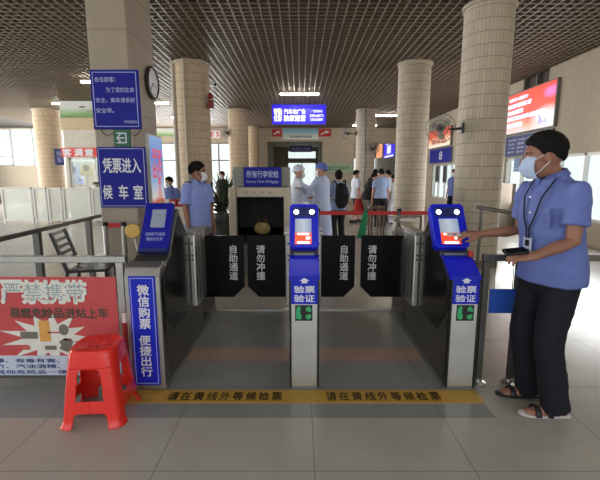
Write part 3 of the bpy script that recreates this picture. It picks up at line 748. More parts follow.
# ================================================================== ticket gates
GE = at_z(214, 311).y
GY = at_z(300, 389.5).y
def rounded_rect(w, h, r, n=5):
    pts = []
    for cx, cy, a0 in ((w / 2 - r, h / 2 - r, 0), (-w / 2 + r, h / 2 - r, 90), (-w / 2 + r, -h / 2 + r, 180), (w / 2 - r, -h / 2 + r, 270)):
        for k in range(n + 1):
            a = R(a0 + 90 * k / n); pts.append((cx + r * math.cos(a), cy + r * math.sin(a)))
    return pts
def plate(mb, c, xd, up, poly, d):
    """flat plate: polygon (u, v) on the plane at c, front towards xd x up, thickness d behind the front"""
    c, xd, up = V(c), V(xd).normalized(), V(up).normalized(); n = xd.cross(up)
    return mb.prism(poly, 0, 1, lambda s, a, b_: c + xd * a + up * b_ - n * (d * s))
HB, HT = at(303, 250, GY + .2), at(303, 207, GY + .38)
def gate(name, label, x0, x1, head_dx, head_w, kind):
    xc = (x0 + x1) / 2
    t = thing(name, label, 'ticket gate', (xc, GY, 0))
    prof = [(GY, .012), (GY, .775), (GY + .012, .79), (GY + .16, .885), (GY + .2, .9), (HB.y + .03, HB.z), (HT.y + .03, HT.z - .03), (HT.y + .07, HT.z - .02), (GY + .65, .97), (GY + .78, .93), (GE, .93), (GE, .012)]
    MB().prism(prof, x0, x1).build('body', M['steel_dark' if kind != 'centre' else 'steel_dark'], t, bevel=.008)
    MB().box((x0 - .006, GY - .006, 0), (x1 + .006, GE + .006, .03)).build('base_plate', M['grey_metal'], t, bevel=.003)
    # lane-side smoked panels and flap posts
    fy = GY + 1.05
    sides = {'left': [1], 'right': [-1], 'centre': [1, -1]}[kind]
    for s in sides:
        xf = x1 if s > 0 else x0
        poly = [(GY + .2, .36), (GY + .07, .50), (GY + .04, .64), (GY + .07, .77)]
        poly = poly + [(GY + .19, .87), (GY + .24, .9), (HB.y + .05, HB.z), (HT.y + .05, HT.z - .07), (HT.y + .1, HT.z - .08), (GY + .66, .95), (GY + .66, .36)]
        MB().prism(poly, xf, xf + s * .004).build('side_panel', M['blackglass'], t)
        MB().prism([(fy + .03, .1), (fy + .03, .87), (GE - .06, .87), (GE - .06, .1)], xf, xf + s * .003).build('side_panel', M['blackglass'], t)
        p = MB(); p.box((min(xf, xf + s * .05), fy - .36, .36), (max(xf, xf + s * .05), fy, .98))
        post = p.build('flap_post', M['steel_light' if kind != 'centre' else 'steel'], t, bevel=.012)
        MB().box((min(xf - s * .03, xf + s * .06), fy - .38, .975), (max(xf - s * .03, xf + s * .06), fy + .04, 1.0)).build('cap', M['steel'], post, bevel=.006)
        for z in (.9, .8, .765): MB().obox((xf + s * .025, fy - .361, z), (.018, .014, .004), X1, UP).build('sensor', M['black'], post)
        g = MB()
        for yy in (fy - .27, fy - .17): g.box((min(xf + s * .045, xf + s * .052), yy, .38), (max(xf + s * .045, xf + s * .052), yy + .03, .96))
        g.build('groove', M['grey_metal'], post)
    # flaps
    def flap(u0, u1, inner, text):
        a, b_ = at(u0, 260, fy).x, at(u1, 260, fy).x; zt = at(300, 235.5, fy).z; zb = at(300, 297, fy).z; ch = .1
        poly = [(a, zt), (a, zb + (ch if inner == 'l' else .0)), (a + (ch if inner == 'l' else 0), zb), (b_ - (ch if inner == 'r' else 0), zb), (b_, zb + (ch if inner == 'r' else 0)), (b_, zt)]
        poly = [p for i, p in enumerate(poly) if p != poly[i - 1]]
        fl = MB().prism(poly, fy, fy + .014, lambda s, u, v: V((u, s, v))).build('flap', M['acrylic'], t, bevel=.004)
        st, px = text; c = at(px, 262.5, fy - .001)
        txt('\n'.join(st), c, X1, UP, (.078, .325), M['grey_print'], fl, bold=.02, line=1.0)
        e = MB()
        hx = a if inner == 'r' else b_; s = 1 if inner == 'r' else -1
        e.box((min(hx, hx + s * .02), fy - .004, zb + .03), (max(hx, hx + s * .02), fy + .018, zt - .03))
        e.build('hinge_strip', M['black'], fl)
    if kind == 'left': flap(200, 244, 'r', ('自助通道', 233.5))
    if kind == 'centre':
        flap(247.5, 289.5, 'l', ('请勿冲撞', 260.7)); flap(318, 355, 'r', ('自助通道', 344))
    if kind == 'right': flap(361, 403, 'l', ('请勿冲撞', 372))
    # front
    fw = x1 - x0
    up_h = (HT - HB); up_h.x = 0; up_h.normalize()
    hc = V((xc + head_dx, (HB.y + HT.y) / 2, (HB.z + HT.z) / 2)); hh = (HT - HB).length
    fn = X1.cross(up_h)
    if kind == 'left':
        # front tower with the long blue board and the blue code sign over the head
        q = lambda px, py: at(px, py, GY - .02)
        MB().box((x0, GY - .02, .012), (x1, GY + .1, .80)).prism([(GY - .02, .8), (GY + .01, .86), (GY + .1, .885), (GY + .1, .8)], x0, x1).build('front_panel', M['steel'], t, bevel=.01)
        bl, br, bt, bb = at(132, 330, GY - .02).x, at(158, 330, GY - .02).x, at(144, 276, GY - .02).z, at(146, 384.5, GY - .02).z
        c = V(((bl + br) / 2, GY - .021, (bt + bb) / 2)); w, h = br - bl, bt - bb
        bd = MB().obox(c - V((0, .003, 0)), (w, h, .008), X1, UP).build('board', M['blue_board'], t, bevel=.002)
        b = MB(); o = c - V((0, .008, 0)); W, Hh = w / 2 - .012, h / 2 - .014
        b.obox(o + UP * Hh, (2 * W, .004, .002), X1, UP).obox(o - UP * Hh, (2 * W, .004, .002), X1, UP).obox(o + X1 * W, (.004, 2 * Hh, .002), X1, UP).obox(o - X1 * W, (.004, 2 * Hh, .002), X1, UP)
        b.build('border', M['pale'], bd)
        txt('微\n信\n购\n票', at(144, 307, GY - .03), X1, UP, (.076, .3), M['white'], bd, bold=.02)
        txt('便\n捷\n出\n行', at(146, 356, GY - .03), X1, UP, (.076, .29), M['white'], bd, bold=.02)
        sw = head_w
        sg = MB(); plate(sg, hc + fn * .045, X1, up_h, rounded_rect(sw, hh * 1.06, .008), .04)
        sg = sg.build('code_sign', M['blue'], t, bevel=.003)
        MB().obox(hc + fn * .03 - up_h * (hh * .53 + .012), (sw * .98, .024, .05), X1, up_h).build('lower_edge', M['blue_dark'], sg)
        MB().obox(hc + fn * .046 + up_h * hh * .16 + X1 * .006, (sw * .5, hh * .42, .002), X1, up_h).build('blank_square', mat('code_square', (150, 158, 178), .5, var=.12, scale=60), sg)
        txt('扫码进汽车购票', hc + fn * .045 - up_h * hh * .2, X1, up_h, (sw * .68, .026), M['pale'], sg, bold=.01)
        txt('微信公众号', hc + fn * .045 - up_h * hh * .31, X1, up_h, (sw * .56, .026), M['pale'], sg, bold=.01)
        MB().obox(hc - fn * .0 - up_h * .03, (fw * .55, hh * .9, .06), X1, up_h).build('bracket', M['steel_dark'], t)
        return t
    # face screen head
    hd = MB(); plate(hd, hc + fn * .05, X1, up_h, rounded_rect(head_w, hh, .03), .07)
    hd = hd.build('screen_head', M['blue_gate'], t, bevel=.006)
    sb = MB(); plate(sb, hc + fn * .0515 + up_h * hh * .3, X1, up_h, rounded_rect(head_w * .8, hh * .23, .02), .004); sb.build('camera_bar', M['blue_dark'], hd)
    for s in (-1, 1):
        c = hc + fn * .053 + up_h * hh * .3 + X1 * s * head_w * .27
        MB().cyl(c, c + fn * .002, .0175, seg=20).build('lamp', M['led_white'], hd)
    MB().cyl(hc + fn * .052 + up_h * hh * .32, hc + fn * .054 + up_h * hh * .32, .011, seg=16).build('lens', M['black'], hd)
    sx = X1 * (-.006)
    MB().obox(hc + fn * .0525 - up_h * hh * .03 + sx, (head_w * .56, hh * .34, .003), X1, up_h).build('screen', M['screen'], hd)
    sr = MB().obox(hc + fn * .0525 - up_h * hh * .3 + sx, (head_w * .56, hh * .26, .003), X1, up_h).build('screen_banner', M['screen_red'], hd)
    b = MB(); c = hc + fn * .0545 + sx
    b.obox(c - up_h * hh * .21, (head_w * .4, .016, .001), X1, up_h).obox(c - up_h * hh * .40, (head_w * .42, .018, .001), X1, up_h).obox(c - up_h * hh * .3 + X1 * head_w * .16, (.03, .02, .001), X1, up_h)
    b.build('screen_lettering', M['screen_white'], sr)
    # blue console slope, sticker, arrow indicator and steel front
    cw = fw + .004
    MB().prism([(GY - .006, .775), (GY - .004, .80), (GY + .15, .895), (GY + .2, .905), (GY + .2, .89), (GY + .16, .87), (GY + .02, .775)], xc - cw / 2, xc + cw / 2).build('console', M['blue_gate'], t, bevel=.003)
    MB().obox((xc, GY + .2, .912), (head_w * .7, .02, .03), X1, UP).build('neck', M['grey_metal'], t, bevel=.004)
    y = GY - .001
    MB().box((x0 + .012, GY - .012, .03), (x1 - .012, GY, .775)).build('front_panel', M['steel_light'], t, bevel=.003)
    for s in (x0, x1 - .012): MB().box((s, GY - .016, .02), (s + .012, GY + .02, .775)).build('edge_strip', M['black'], t)
    z1, z0 = at(304, 275.5, GY).z, at(304, 303.5, GY).z
    cc = V((xc + .0, GY - .0125, (z0 + z1) / 2))
    st = MB().obox(cc, (fw - .022, z1 - z0, .003), X1, UP).build('sticker', M['blue_board'], t)
    cf = cc - V((0, .0016, 0)); hS = z1 - z0
    a = MB(); plate(a, cf - V((0, .001, 0)) + UP * hS * .32, X1, UP, [(0, .022), (.034, .002), (.018, .002), (.018, -.014), (-.018, -.014), (-.018, .002), (-.034, .002)], .001)
    a.build('arrow', M['white'], st)
    txt('验票', cf + UP * hS * .03, X1, UP, (fw * .68, hS * .25), M['white'], st, bold=.02)
    txt('验证', cf - UP * hS * .29, X1, UP, (fw * .68, hS * .25), M['white'], st, bold=.02)
    zi1, zi0 = at(304, 304.5, GY).z, at(304, 320, GY).z
    ic = V((xc - .004 if kind == 'centre' else xc + .004, GY - .0135, (zi0 + zi1) / 2)); ih = zi1 - zi0
    ind = MB().obox(ic, (.115, ih, .004), X1, UP).build('indicator', M['black'], t)
    a = MB(); o = ic - V((0, .0025, 0))
    plate(a, o + X1 * -.032, X1, UP, [(-.018, -.04), (.012, -.045), (.018, -.02), (.008, .0), (.012, .04), (-.004, .048), (-.018, .03)], .001)
    for k in (-1, 1): plate(a, o + V((.028, 0, k * .026)), X1, UP, [(-.014, -.012 * k), (.02, -.018 * k), (.022, .004 * k), (.004, .02 * k), (-.014, .008 * k)], .001)
    a.build('green_arrow', M['led_green'], ind)
    if kind == 'right':
        k = V((x1 - .012, GY + .15, .93)); MB().cyl(k - UP * .03, k + UP * .012, .017, seg=18).build('emergency_button', M['red_banner'], t, bevel=.006)
    return t
g1 = gate('ticket_gate', 'left ticket gate with the long blue board reading 微信购票便捷出行', at(128.5, 330, GY).x, -.915, .02, .2, 'left')
g2 = gate('ticket_gate', 'middle ticket gate between the two lanes with a lit face screen', -.07, .128, .0, .205, 'centre')
g3 = gate('ticket_gate', 'right ticket gate beside the standing guard with a lit face screen', .992, 1.188, -.035, .24, 'right')

# yellow waiting line
yl0, yl1 = at_z(300, 403.2).y, at_z(300, 390.5).y
t = thing('waiting_line', 'yellow waiting line on the floor in front of the gates with black writing', 'floor marking', (0, yl0, 0))
MB().box((-1.21, yl0, 0), (1.2, yl1, .003)).build('stripe', M['yellow'], t)
for px0, px1 in ((168, 282), (326, 440)):
    l, r = at_z(px0, 397), at_z(px1, 397)
    txt('请在黄线外等候检票', V(((l.x + r.x) / 2, (yl0 + yl1) / 2, .003)), X1, (0, 1, 0), (r.x - l.x, (yl1 - yl0) * .66), M['dark_print'], t, spacing=1.35, bold=.02)
b = MB()
for i in range(2):
    x0, x1 = ((-.905, -.08), (.14, .985))[i]
    b.box((x0, GE + .01, 0), (x1, GE + .06, .012))
tag(b.build('threshold_strip', M['steel_light']), 'pale metal threshold strip on the floor at the far end of the lanes', 'threshold')

# ================================================================== red stools
M['slot_red'] = mat('slot_red', (206, 38, 33), .4)
def stool():
    t = thing('plastic_stool', 'bright red plastic stool standing in front of the poster fence', 'stool')
    H, w0, w1 = .445, .128, .172     # half widths at seat edge and at floor
    nu, nv = 72, 84                  # columns per side / rows
    def ringp(v):
        w = w1 + (w0 - w1) * v; r = .06 + .02 * (1 - v)
        return w, r
    def pos(u, v):                   # u in [0,4): side + fraction, superellipse corner
        side = int(u) % 4; f = (u - int(u)) * 2 - 1
        w, r = ringp(v)
        # rounded square by arclength-like mapping
        ang = f * PI / 4; n = 7.0 - 3.6 * v ** 2
        c, s = math.cos(ang), math.sin(ang)
        k = w / ((abs(c) ** n + abs(s) ** n) ** (1 / n))
        x, y = k * s, -k * c
        for _ in range(side): x, y = -y, x
        flare = .012 * max(0, (.12 - v) / .12) ** 2
        q = 1 + flare / w
        return V((x * q, y * q, v * H))
    def hole(u, v):
        f = (u - int(u)) * 2 - 1
        w = .62 - .22 * v                    # half width of the openings in ang fraction
        if .37 < v < .80:                    # upper window, rounded top
            a = .60 - .06 * (v - .37) / .43
            if v > .68: a *= math.sqrt(max(0, 1 - ((v - .68) / .12) ** 2)) * .45 + .55 if v < .79 else 0
            return abs(f) < a
        if v < .20:
            a = .64 + .02 * (1 - v)
            if v > .14: a -= .10 * ((v - .14) / .06) ** 2
            return abs(f) < a
        return False
    parts = {}
    N = nu * 4
    for k in range(4):
        parts[k] = bmesh.new()
    parts['apron'] = bmesh.new()
    cache = {}
    def face(key, us, vs):
        bm = parts[key]; vv = []
        for u, v in zip(us, vs):
            kk = (key, u % N, v)
            if kk not in cache: cache[kk] = bm.verts.new(pos((u % N) / nu, v / nv))
            vv.append(cache[kk])
        bm.faces.new(vv)
    for i in range(N):
        for j in range(nv):
            uc, vc = (i + .5) / nu, (j + .5) / nv
            if hole(uc, vc): continue
            key = 'apron' if vc > .80 else int((uc + .5)) % 4
            face(key, (i, i + 1, i + 1, i), (j, j, j + 1, j + 1))
    for key, bm in parts.items():
        bmesh.ops.recalc_face_normals(bm, faces=bm.faces)
        me = bpy.data.meshes.new('leg'); bm.to_mesh(me); bm.free()
        me.polygons.foreach_set('use_smooth', [True] * len(me.polygons))
        o = link_mesh('leg' if key != 'apron' else 'apron', me, M['red'], t)
        sm = o.modifiers.new('soft', 'SMOOTH'); sm.iterations = 2; sm.factor = .4
        so = o.modifiers.new('thick', 'SOLIDIFY'); so.thickness = .006; so.offset = 1
    b = MB()
    prof = [(.93, -.012), (1.0, -.004), (1.0, .004), (.95, .012), (.86, .010), (.80, .006), (.5, .007), (.12, .006), (.06, .002)]
    seg = 96; rings = []
    for sc, h in prof:
        ring = []
        for i in range(seg):
            p = pos(4 * i / seg, 1.0); ring.append(b.bm.verts.new((p.x * sc * 1.02, p.y * sc * 1.02, H + h)))
        rings.append(ring)
    for k in range(len(rings) - 1):
        for i in range(seg):
            j = (i + 1) % seg; b.bm.faces.new((rings[k][i], rings[k][j], rings[k + 1][j], rings[k + 1][i]))
    b.bm.faces.new(rings[-1]); b.bm.faces.new(rings[0][::-1])
    b.build('seat', M['red'], t, smooth='all')
    for k in range(8):
        s = MB()
        a = k * PI / 4 + PI / 8; d = V((math.cos(a), math.sin(a), 0))
        s.bar(d * .05 + V((0, 0, H + .0068)), d * .10 + V((0, 0, H + .0068)), .012, .003)
        s.build('slot', M['slot_red'], t)
    return t
st = stool()
st.location = (-1.225, 2.29, 0); st.rotation_euler = (0, 0, R(4)); st.name = 'plastic_stool'

FY = 2.63
p = at(125.2, 322, FY - .05)
t = thing('rolled_banner', 'slim rolled dark red banner between the fence post and the left gate', 'banner', (p.x, FY - .05, 0))
MB().cyl((p.x, FY - .05, 0), (p.x, FY - .05, p.z), .02, seg=16).build('roll', mat('dark_red', (140, 26, 26), .5), t, smooth=True)
MB().cyl((p.x, FY - .05, p.z), (p.x, FY - .05, p.z + .07), .0185, seg=16).build('end', mat('pink_white', (216, 190, 188), .6), t, smooth=True)

# ================================================================== fence with the red poster
FY = 2.63
zr = at(100, 259, FY).z
fx = lambda px: at(px, 300, FY).x
t = thing('barrier_fence', 'steel rail fence at left that carries the red safety poster', 'fence', (fx(122.5), FY, 0))
MB().box((-2.6, FY - .022, zr - .022), (fx(129), FY + .022, zr + .022)).build('rail', M['steel'], t, bevel=.004)
for x in (fx(122.8), -2.3):
    p = MB().box((x - .024, FY - .022, .01), (x + .024, FY + .022, zr - .022)).build('post', M['steel'], t, bevel=.003)
    MB().box((x - .05, FY - .05, 0), (x + .05, FY + .05, .012)).build('foot_plate', M['steel_dark'], p)
MB().box((-2.3, FY - .015, .05), (fx(119), FY + .015, .075)).build('lower_rail', M['steel_dark'], t)
# poster
pl, pr = -2.24, fx(118.8)
zt, zb = at(80, 277, FY - .03).z, at(80, 375, FY - .03).z
t = thing('safety_poster', 'red safety poster with big white characters and a starburst hung on the left fence', 'poster', ((pl + pr) / 2, FY - .03, zb))
cP = lambda px, py: at(px, py, FY - .032)
MB().box((pl, FY - .030, zb), (pr, FY - .024, zt)).build('sheet', M['poster_red'], t)
M['char_teal'] = mat('char_teal', (150, 168, 172), .5)
for ch, px in (('严', 12), ('禁', 33), ('携', 54), ('带', 75)):
    # white ghost outline under a pale blue-green character
    txt(ch, cP(px, 292), X1, UP, (.15, .155), M['poster_white'], t, bold=.05, name='character')
    txt(ch, cP(px, 292), X1, UP, (.115, .12), M['char_teal'], t, bold=-.006, lift=.003, name='character_line') 
for i, ch in enumerate('易燃危险品进站上车'):
    px = 15 + i * 11
    txt(ch, cP(px, 313), X1, UP, (.068, .07), M['poster_dark'], t, bold=.02, name='character')
# starburst
b = MB(); n = 26; c = cP(50, 338); pts = []
rnd = random.Random(4)
for k in range(n):
    a = 2 * PI * k / n; r = (.27 + .09 * rnd.random()) if k % 2 == 0 else .17
    pts.append((math.cos(a) * r * 1.0, math.sin(a) * r * .62))
plate(b, c - V((0, .0005, 0)), X1, UP, pts, .001); b.build('starburst', M['poster_white'], t)
c = cP(50, 338) - V((0, .002, 0))
b = MB(); plate(b, c + V((-.03, 0, .05)), X1, UP, rounded_rect(.075, .15, .01), .001); b.build('bottle_print', M['poster_orange'], t)
b = MB(); M['print_grey'] = mat('print_grey', (116, 112, 100), .5)
plate(b, c + V((-.14, 0, .02)), X1, UP, rounded_rect(.12, .05, .008), .001)
b.build('figure_print', M['print_grey'], t); b = MB()
plate(b, c + V((.10, 0, .06)), X1, UP, [(math.cos(k * PI / 8) * .034, math.sin(k * PI / 8) * .04) for k in range(16)], .001)
b.build('figure_print', M['print_grey'], t); b = MB()
plate(b, c + V((.11, 0, -.05)), X1, UP, [(math.cos(k * PI / 6) * (.06 if k % 2 else .035), math.sin(k * PI / 6) * .05) for k in range(12)], .001)
b.build('figure_print', M['print_grey'], t); b = MB()
plate(b, c + V((.0, 0, -.07)), X1, UP, rounded_rect(.08, .03, .006), .001)
b.build('figure_print', M['print_grey'], t)
b = MB(); plate(b, c + V((.03, 0, .04)), X1, UP, rounded_rect(.08, .012, .004), .001); plate(b, c + V((.12, 0, -.01)), X1, UP, rounded_rect(.06, .012, .004), .001); plate(b, c + V((-.17, 0, -.07)), X1, UP, rounded_rect(.06, .03, .01), .001)
b.build('accent_print', mat('print_red', (196, 96, 84), .5), t)
zs1 = at(60, 355.5, FY - .03).z
st_ = MB().box((pl, FY - .0325, zb), (pr - .0, FY - .0302, zs1)).build('text_strip', M['poster_paper'], t)
for i, s in enumerate(('易燃易爆、有毒有害、腐蚀', '烟花爆竹、汽油酒精、管制', '刀具及其他危险品一律禁止')):
    txt(s, V(((pl + pr) / 2 - .16, FY - .0327, zs1 - .035 - .042 * i)), X1, UP, (.85, .03), M['poster_navy'], st_, bold=.015)

# right fence by the guard, with the hanging blue board
RY = 2.64
rx = lambda px: at(px, 300, RY).x
zr2 = at(500, 257.5, RY).z
t = thing('barrier_fence', 'steel rail barrier between the right gate and the guard', 'fence', (rx(498), RY, 0))
MB().box((rx(479.5), RY - .02, zr2 - .022), (2.4, RY + .02, zr2 + .022)).build('rail', M['steel_dark'], t, bevel=.004)
for px in (483.5, 516.5):
    p = MB().box((rx(px) - .02, RY - .02, .012), (rx(px) + .02, RY + .02, zr2 - .022)).build('post', M['steel_dark'], t, bevel=.003)
    MB().lathe((rx(px), RY, 0), [(.055, 0), (.055, .01), (.03, .02), (.026, .04), (.02, .045)], 20).build('foot_flange', M['steel'], p, smooth=True)
bt_, bb_ = at(500, 289, RY - .03).z, at(500, 313, RY - .03).z
t = thing('hanging_board', 'plain blue board hung below the rail beside the right gate', 'sign', (rx(500), RY - .03, bb_))
MB().box((rx(487), RY - .034, bb_), (rx(513), RY - .026, bt_)).build('panel', mat('board_blue', (36, 82, 178), .45), t)
b = MB()
for px in (491, 509): b.cyl((rx(px), RY - .03, bt_), (rx(px), RY - .024, zr2 - .02), .003, seg=6)
b.build('string', M['black'], t)
# rear handrail on the right
a, c = at(480, 207.5, 5.2), at(531, 216, 4.3)
t = thing('handrail', 'round steel handrail in front of the big near column', 'handrail', (a.x, a.y, 0))
d = (c - a).normalized()
MB().cyl(a - d * .05, c + d * .6, .024, seg=14).build('rail', M['steel_dark'], t, smooth=True)
for q in (a + d * .03, c + d * .35): MB().cyl((q.x, q.y, 0), q, .02, seg=12).build('post', M['steel_dark'], t, smooth=True)
# handrail deep at right beyond the gate
a, c = at(398, 219, 5.0), at(421, 215.5, 5.6)
t = thing('handrail', 'steel handrail behind the right gate, left of its screen', 'handrail', (a.x, a.y, 0))
a2 = at(398, 224, 4.75)
MB().tube([a2, a, c], .02, 10).build('rail', M['steel_dark'], t, smooth=True)
for q in (a, c): MB().cyl((q.x, q.y, 0), q, .018, seg=12).build('post', M['steel_dark'], t, smooth=True)
MB().box((a.x - .06, a.y - .05, a.z - .02), (a.x + .2, a.y + .3, a.z + .01)).build('shelf', M['steel'], t)

# ================================================================== left middle ground
a, c = at(33, 231.5, 4.25), at(101, 215.5, 5.9)
d = (c - a)
t = thing('handrail', 'steel handrail sloping back across the left side behind the black chair', 'handrail', (a.x, a.y, 0))
MB().bar(a - d * .35, c + d * .02, .05, .045).build('rail', M['steel_dark'], t, bevel=.006)
for px in (36.5, 88):
    k = (px - 33) / 68; lo, hi = 0.0, 1.0
    for _ in range(30):
        m = (lo + hi) / 2; p = a + d * m; v = p - CAMP
        if 300 + F_PX * v.x / v.dot(FWD) < px: lo = m
        else: hi = m
    p = a + d * lo
    MB().box((p.x - .035, p.y - .03, 0), (p.x + .035, p.y + .03, p.z - .02)).build('post', M['steel_dark'], t, bevel=.004)
# black chair
CH = at_z(92, 312, 0.0); CH = V((at(93, 272, 4.4).x, 4.4, 0))
t = thing('slatted_chair', 'black metal chair with a slatted back behind the left fence', 'chair', CH, R(-78))
w, sd, sh, bh = .2, .2, .45, .86
MB().box((-w, -sd, sh - .03), (w, sd, sh)).build('seat', M['black'], t, world=False, bevel=.008)
for sx in (-1, 1):
    MB().bar((sx * w, sd - .01, 0), (sx * w, sd - .01, sh - .02), .028, .028).build('leg', M['black'], t, world=False)
    MB().bar((sx * w, -sd - .05, 0), (sx * w, -sd + .01, sh), .028, .028).bar((sx * w, -sd + .01, sh - .02), (sx * w, -sd - .12, bh), .028, .04).build('leg', M['black'], t, world=False)
b = MB()
for k, z in enumerate((.56, .63, .70, .77, .84)): b.obox((0, -sd + .01 - .13 * (z - sh) / (bh - sh), z), (2 * w, .035, .014), (1, 0, 0), (0, -.3, 1))
b.build('backrest', M['black'], t, world=False)
MB().bar((-w, 0, .2), (w, 0, .2), .02, .02).bar((-w, -sd, .2), (-w, sd, .2), .02, .02).bar((w, -sd, .2), (w, sd, .2), .02, .02).build('stretcher', M['black'], t, world=False)
# belt posts and red strap in front of the pillar
bpY = 4.8
tops = []
for px, lab in ((105, 'left slim steel belt post in front of the square pillar'), (123.5, 'right slim steel belt post in front of the square pillar')):
    p = at(px, 226, bpY)
    t = thing('belt_post', lab, 'belt post', (p.x, bpY, 0))
    MB().cyl((p.x, bpY, .02), (p.x, bpY, p.z), .028, seg=14).build('pole', M['steel'], t, smooth=True)
    MB().lathe((p.x, bpY, 0), [(.1, 0), (.1, .012), (.05, .03), (.03, .04)], 28).build('base', M['steel_dark'], t, smooth=True)
    MB().cyl((p.x, bpY, p.z), (p.x, bpY, p.z + .05), .034, seg=16).build('head', M['black'], t, bevel=.006)
    tops.append(p)
MB_ = MB().box((tops[0].x + .035, bpY - .003, tops[0].z - .02), (tops[1].x - .035, bpY + .003, tops[0].z + .035))
tag(MB_.build('belt', M['red_strap']), 'short red belt between the two posts in front of the square pillar', 'belt')
# yellow disc on a white pole
p = at(132.5, 231, 4.55)
t = thing('paddle_sign', 'round yellow disc on a leaning white pole by the square pillar', 'sign', (p.x + .05, 4.5, 0))
MB().lathe(p, [(.0001, -.012), (.078, -.012), (.084, 0), (.078, .012), (.0001, .012)], 32, (0.1, -1, .1)).build('disc', M['yellow_disc'], t, smooth=True)
MB().cyl((p.x + .16, 4.55, .0), p + V((0, .02, -.05)), .011, seg=10).build('pole', M['frame_white'], t, smooth=True)
# glazed barrier at far left, frosted panels in a white frame
gy = 12.4; gz = at(60, 187.5, gy).z
for px0, px1, lab in ((2, 33.5, 'frosted glass barrier panel at the left edge of the hall'), (33.5, 48, 'frosted glass barrier panel in front of the far left column'), (48, 63, 'frosted glass barrier panel right of the far left column'), (63, 92, 'wide frosted glass barrier panel below the shop window'), (92, 104, 'narrow frosted glass barrier panel beside the square pillar')):
    x0, x1 = at(px0, 205, gy).x, at(px1, 205, gy).x
    t = thing('glass_barrier', lab, 'barrier', ((x0 + x1) / 2, gy, 0))
    MB().box((x0 + .02, gy - .03, .0), (x0 + .07, gy + .03, gz)).box((x1 - .07, gy - .03, 0), (x1 - .02, gy + .03, gz)).box((x0 + .02, gy - .031, gz - .05), (x1 - .02, gy + .031, gz)).box((x0 + .02, gy - .031, .08), (x1 - .02, gy + .031, .13)).build('frame', M['frame_white'], t)
    MB().box((x0 + .07, gy - .008, .13), (x1 - .07, gy + .008, gz - .05)).build('pane', M['glass_frost'], t)

# ================================================================== scanner
SYc = 6.0
sx0, sx1 = at(229, 210, SYc).x, at(289, 210, SYc).x
zt = at(260, 187.5, SYc).z
ox0, ox1 = at(236.5, 215, SYc).x, at(284, 215, SYc).x; oz1 = at(260, 197, SYc).z
oz0 = .52
M['scan_grey'] = mat('scanner_beige', (198, 186, 166), .5)
t = thing('baggage_scanner', 'beige baggage scanner with a dark tunnel behind the left lane flaps', 'scanner', ((sx0 + sx1) / 2, SYc, 0))
MB().box((sx0, SYc, .08), (ox0, SYc + 1.6, zt)).box((ox1, SYc, .08), (sx1, SYc + 1.6, zt)).box((ox0, SYc, oz1), (ox1, SYc + 1.6, zt)).box((ox0, SYc, .08), (ox1, SYc + 1.6, oz0)).build('housing', M['scan_grey'], t, bevel=.012)
MB().box((ox0, SYc + 1.3, oz0), (ox1, SYc + 1.32, oz1)).box((ox0, SYc + .02, oz0 + .02), (ox0 + .012, SYc + 1.3, oz1)).box((ox1 - .012, SYc + .02, oz0 + .02), (ox1, SYc + 1.3, oz1)).box((ox0, SYc + .02, oz1 - .012), (ox1, SYc + 1.3, oz1)).build('tunnel_lining', M['black'], t)
b = MB()
n = 9
for k in range(n):
    x = ox0 + .012 + (ox1 - ox0 - .024) * k / n; b.box((x, SYc + .25, oz0 + .13), (x + (ox1 - ox0 - .024) / n - .004, SYc + .255, oz1 - .012))
b.build('curtain', M['black_cloth'], t)
MB().box((ox0 + .02, SYc - .55, oz0), (ox1 - .02, SYc + 1.28, oz0 + .03)).build('conveyor_belt', M['black'], t)
MB().box((ox0, SYc - .55, .1), (ox1, SYc, oz0 - .002)).build('conveyor_base', M['steel_dark'], t)
b = MB()
for k in range(4): b.cyl((at(246 + 8 * k, 192.3, SYc).x, SYc - .006, at(246, 192.3, SYc).z), (at(246 + 8 * k, 192.3, SYc).x, SYc + .01, at(246, 192.3, SYc).z), .016, seg=12)
b.build('button', M['grey_metal'], t)
for x in (sx0 + .06, sx1 - .06):
    for yy in (SYc + .1, SYc + 1.5): MB().cyl((x, yy, 0), (x, yy, .085), .035, seg=14).build('foot', M['black'], t)
# sign housing on top
c, w, h = quad_sign('', '', 232.5, 167, 290, 187, SYc + .25)
t = thing('sign_housing', 'grey box on top of the baggage scanner behind the blue scanner sign', 'box', (c.x, SYc + .35, zt))
MB().box((c.x - w / 2, SYc + .25, zt), (c.x + w / 2, SYc + .5, c.z + h / 2)).build('case', mat('case_grey', (140, 144, 134), .5), t, bevel=.02)
MB().box((c.x - w / 2 - .004, SYc + .27, zt + .03), (c.x - w / 2, SYc + .48, c.z + h / 2 - .04)).build('side_vent', M['black'], t)
c, w, h = quad_sign('', '', 243.5, 167, 281.5, 187, SYc + .12)
t = sign('scanner_sign', 'blue sign reading 所有行李安检 standing on the baggage scanner', 'sign', c, w, h, X1, M['blue'], .04)
txt('所有行李安检', c + UP * h * .14, X1, UP, (w * .84, h * .34), M['pale'], t, bold=.025)
txt('Security Check All Baggage', c - UP * h * .24, X1, UP, (w * .84, h * .17), M['pale'], t, bold=.01)
p = at(262, 232, SYc + .05)
t = thing('handbag', 'tan patterned bag lying on the scanner conveyor in the tunnel', 'bag', (p.x, SYc + .12, oz0 + .03))
MB().ell((p.x, SYc + .12, oz0 + .13), (.13, .08, .1)).build('bag_body', M['bag'], t, smooth=True)
MB().tube([(p.x - .08, SYc + .12, oz0 + .2), (p.x - .05, SYc + .12, oz0 + .27), (p.x + .05, SYc + .12, oz0 + .27), (p.x + .08, SYc + .12, oz0 + .2)], .01, 8).build('handle', M['wood'], t, smooth=True)

